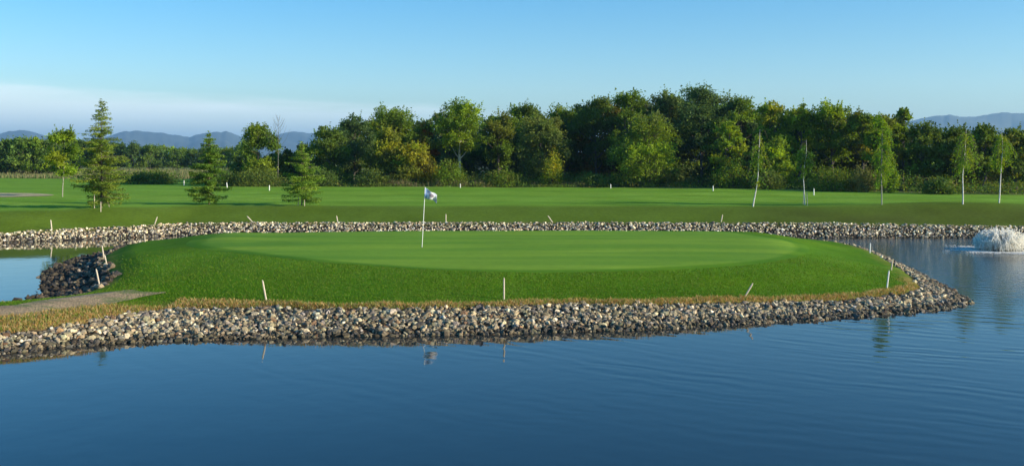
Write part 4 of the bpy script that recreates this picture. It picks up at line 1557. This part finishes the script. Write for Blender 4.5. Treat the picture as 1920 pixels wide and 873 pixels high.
# droplets thrown over and round the jets
g = Geo()
oct_v = np.array([(1, 0, 0), (-1, 0, 0), (0, 1, 0), (0, -1, 0), (0, 0, 1), (0, 0, -1)], float)
oct_f = np.array([(0, 2, 4), (2, 1, 4), (1, 3, 4), (3, 0, 4), (2, 0, 5), (1, 2, 5), (3, 1, 5), (0, 3, 5)])
nd = 9500
a = r.uniform(0, 2 * pi, nd)
rad = np.sqrt(r.uniform(0, 1, nd)) * 1.14
zt = (Hf * 1.12) * np.sqrt(np.clip(1 - (rad / 1.45) ** 3.0, 0, 1))
zz = zt * r.uniform(0.0, 1.0, nd) ** 0.5 + np.abs(r.normal(0, .03, nd))
P = np.stack([np.cos(a) * rad, np.sin(a) * rad, zz], 1)
sz = r.uniform(0.005, 0.021, nd)
spk = vnoise(a * 3.2, rad * 2.5, 5)
P[:, 2] *= 0.74 + 0.42 * spk
vv = (oct_v[None] * sz[:, None, None] * np.array([1, 1, 2.4]) + P[:, None, :]).reshape(-1, 3)
ff = (oct_f[None] + (np.arange(nd) * 6)[:, None, None]).reshape(-1, 3)
g.add(vv, ff, (1, 1, 1))
do = g.mesh("droplets", M_SPRAY, True, fn)
do['kind'] = 'stuff'
# foam lying on the water round the jets, trailing off to the left
g = Geo()
nf = 5200
a = r.uniform(0, 2 * pi, nf)
rad = 1.0 + np.abs(r.normal(0, 0.42, nf)) * (1 + 0.8 * vnoise(a * 2.5, a * 0, 3))
P = np.stack([np.cos(a) * rad, np.sin(a) * rad, np.full(nf, 0.004)], 1)
k = nf // 9
P[:k] = np.stack([-1.1 - np.abs(r.normal(0, 0.55, k)), r.normal(0, .09, k) - 0.1, np.full(k, .004)], 1)
sz = r.uniform(0.012, 0.04, nf)
vv = (oct_v[None] * sz[:, None, None] * np.array([1.6, 1, .5]) + P[:, None, :]).reshape(-1, 3)
ff = (oct_f[None] + (np.arange(nf) * 6)[:, None, None]).reshape(-1, 3)
g.add(vv, ff, (1, 1, 1))
fo = g.mesh("foam", M_SPRAY, True, fn)
fo['kind'] = 'stuff'
bm = bmesh.new()
bmesh.ops.create_cone(bm, cap_ends=True, segments=20, radius1=0.30, radius2=0.22, depth=0.14)
bmesh.ops.bevel(bm, geom=[e for e in bm.edges], offset=0.015, segments=1, affect='EDGES')
me = bpy.data.meshes.new("float_ring")
bm.to_mesh(me)
bm.free()
me.materials.append(M_DARK)
put("float_ring", me, fn, (0, 0, 0.03))

# ------------------------------------------------------------------ hills


def hill(name, pts, dist, depth, label, seed):
    """ridge line given as photo pixels, built as a solid sloping range at its own distance"""
    P = np.array(pts, float)
    pxs = np.arange(P[0, 0], P[-1, 0] + 1, 3.0)
    top_ = np.interp(pxs, P[:, 0], P[:, 1])
    top_ = top_ + 2.4 * fbm(pxs / 26, pxs * 0, seed) + 1.4 * fbm(pxs / 9, pxs * 0 + 3, seed)
    xw = (pxs - 960) / FPX * dist
    hz = np.maximum((HORIZ - top_) / FPX * dist + CAM_H, 2)
    nv_ = 31
    V = []
    for j in range(nv_):
        t = j / (nv_ - 1) * 2 - 1
        prof = (1 - abs(t)) ** 0.8
        spur = 1 + 1.5 * fbm(xw / 260 + t * 1.2, np.full_like(xw, t * 3.1), seed + 3, 4) * (1 - prof)
        zz_ = hz * prof * np.clip(spur, 0.3, 1.6) if j != nv_ // 2 else hz
        sc_ = (dist + t * depth) / dist
        V.append(np.stack([xw * (sc_ if t <= 0 else 1), dist + t * depth + 0 * xw, zz_ - (2 if abs(t) == 1 else 0)], 1))
    V = np.vstack(V)
    nx = len(pxs)
    idx = np.arange(nx * nv_).reshape(nv_, nx)
    Fq = np.stack([idx[:-1, :-1], idx[:-1, 1:], idx[1:, 1:], idx[1:, :-1]], -1).reshape(-1, 4)
    o = mesh_np(name, V, Fq, M_HILL, None, True)
    tag(o, label, kind='structure')


hill("hills", [(-500, 275), (-300, 262), (-120, 256), (-40, 252), (0, 250), (36, 244), (70, 250), (95, 257), (130, 262), (180, 262), (215, 250), (238, 245), (262, 247), (300, 248),
               (335, 254), (355, 257), (380, 250), (425, 246), (450, 256), (500, 268), (600, 290)], 7000, 1500, "pale blue hills on the horizon at left", 1)
hill("hills", [(380, 290), (450, 268), (500, 256), (540, 247), (580, 249), (620, 252), (680, 258), (760, 268), (860, 290)], 7800, 1500, "bluish hill seen in the gap left of the wood", 2)
hill("hills", [(1500, 280), (1600, 250), (1680, 232), (1715, 226), (1745, 218), (1780, 215), (1805, 218), (1830, 219), (1858, 213), (1890, 211), (1930, 213), (2000, 220), (2100, 214), (2300, 250), (2500, 285)],
     6000, 1500, "dark blue forested hills on the horizon at right", 4)

# ------------------------------------------------------------------ haze
bm = bmesh.new()
bmesh.ops.create_cube(bm, size=1.0)
for v in bm.verts:
    v.co = Vector((v.co.x * 30000, v.co.y * 16000 + 6900, (v.co.z + .5) * 352 - 2.6))
me = bpy.data.meshes.new("haze")
bm.to_mesh(me)
bm.free()
m, t = mat_new("air_haze")
pv = t.n('ShaderNodeVolumePrincipled', Color=(0.40, 0.70, 1.0, 1), Density=0.00013, Anisotropy=0.2)
t.n('ShaderNodeOutputMaterial', Volume=pv.outputs[0])
me.materials.append(m)
hz_ = bpy.data.objects.new("haze", me)
COL.objects.link(hz_)
tag(hz_, "thin blue haze in the air over the whole landscape", kind='stuff')
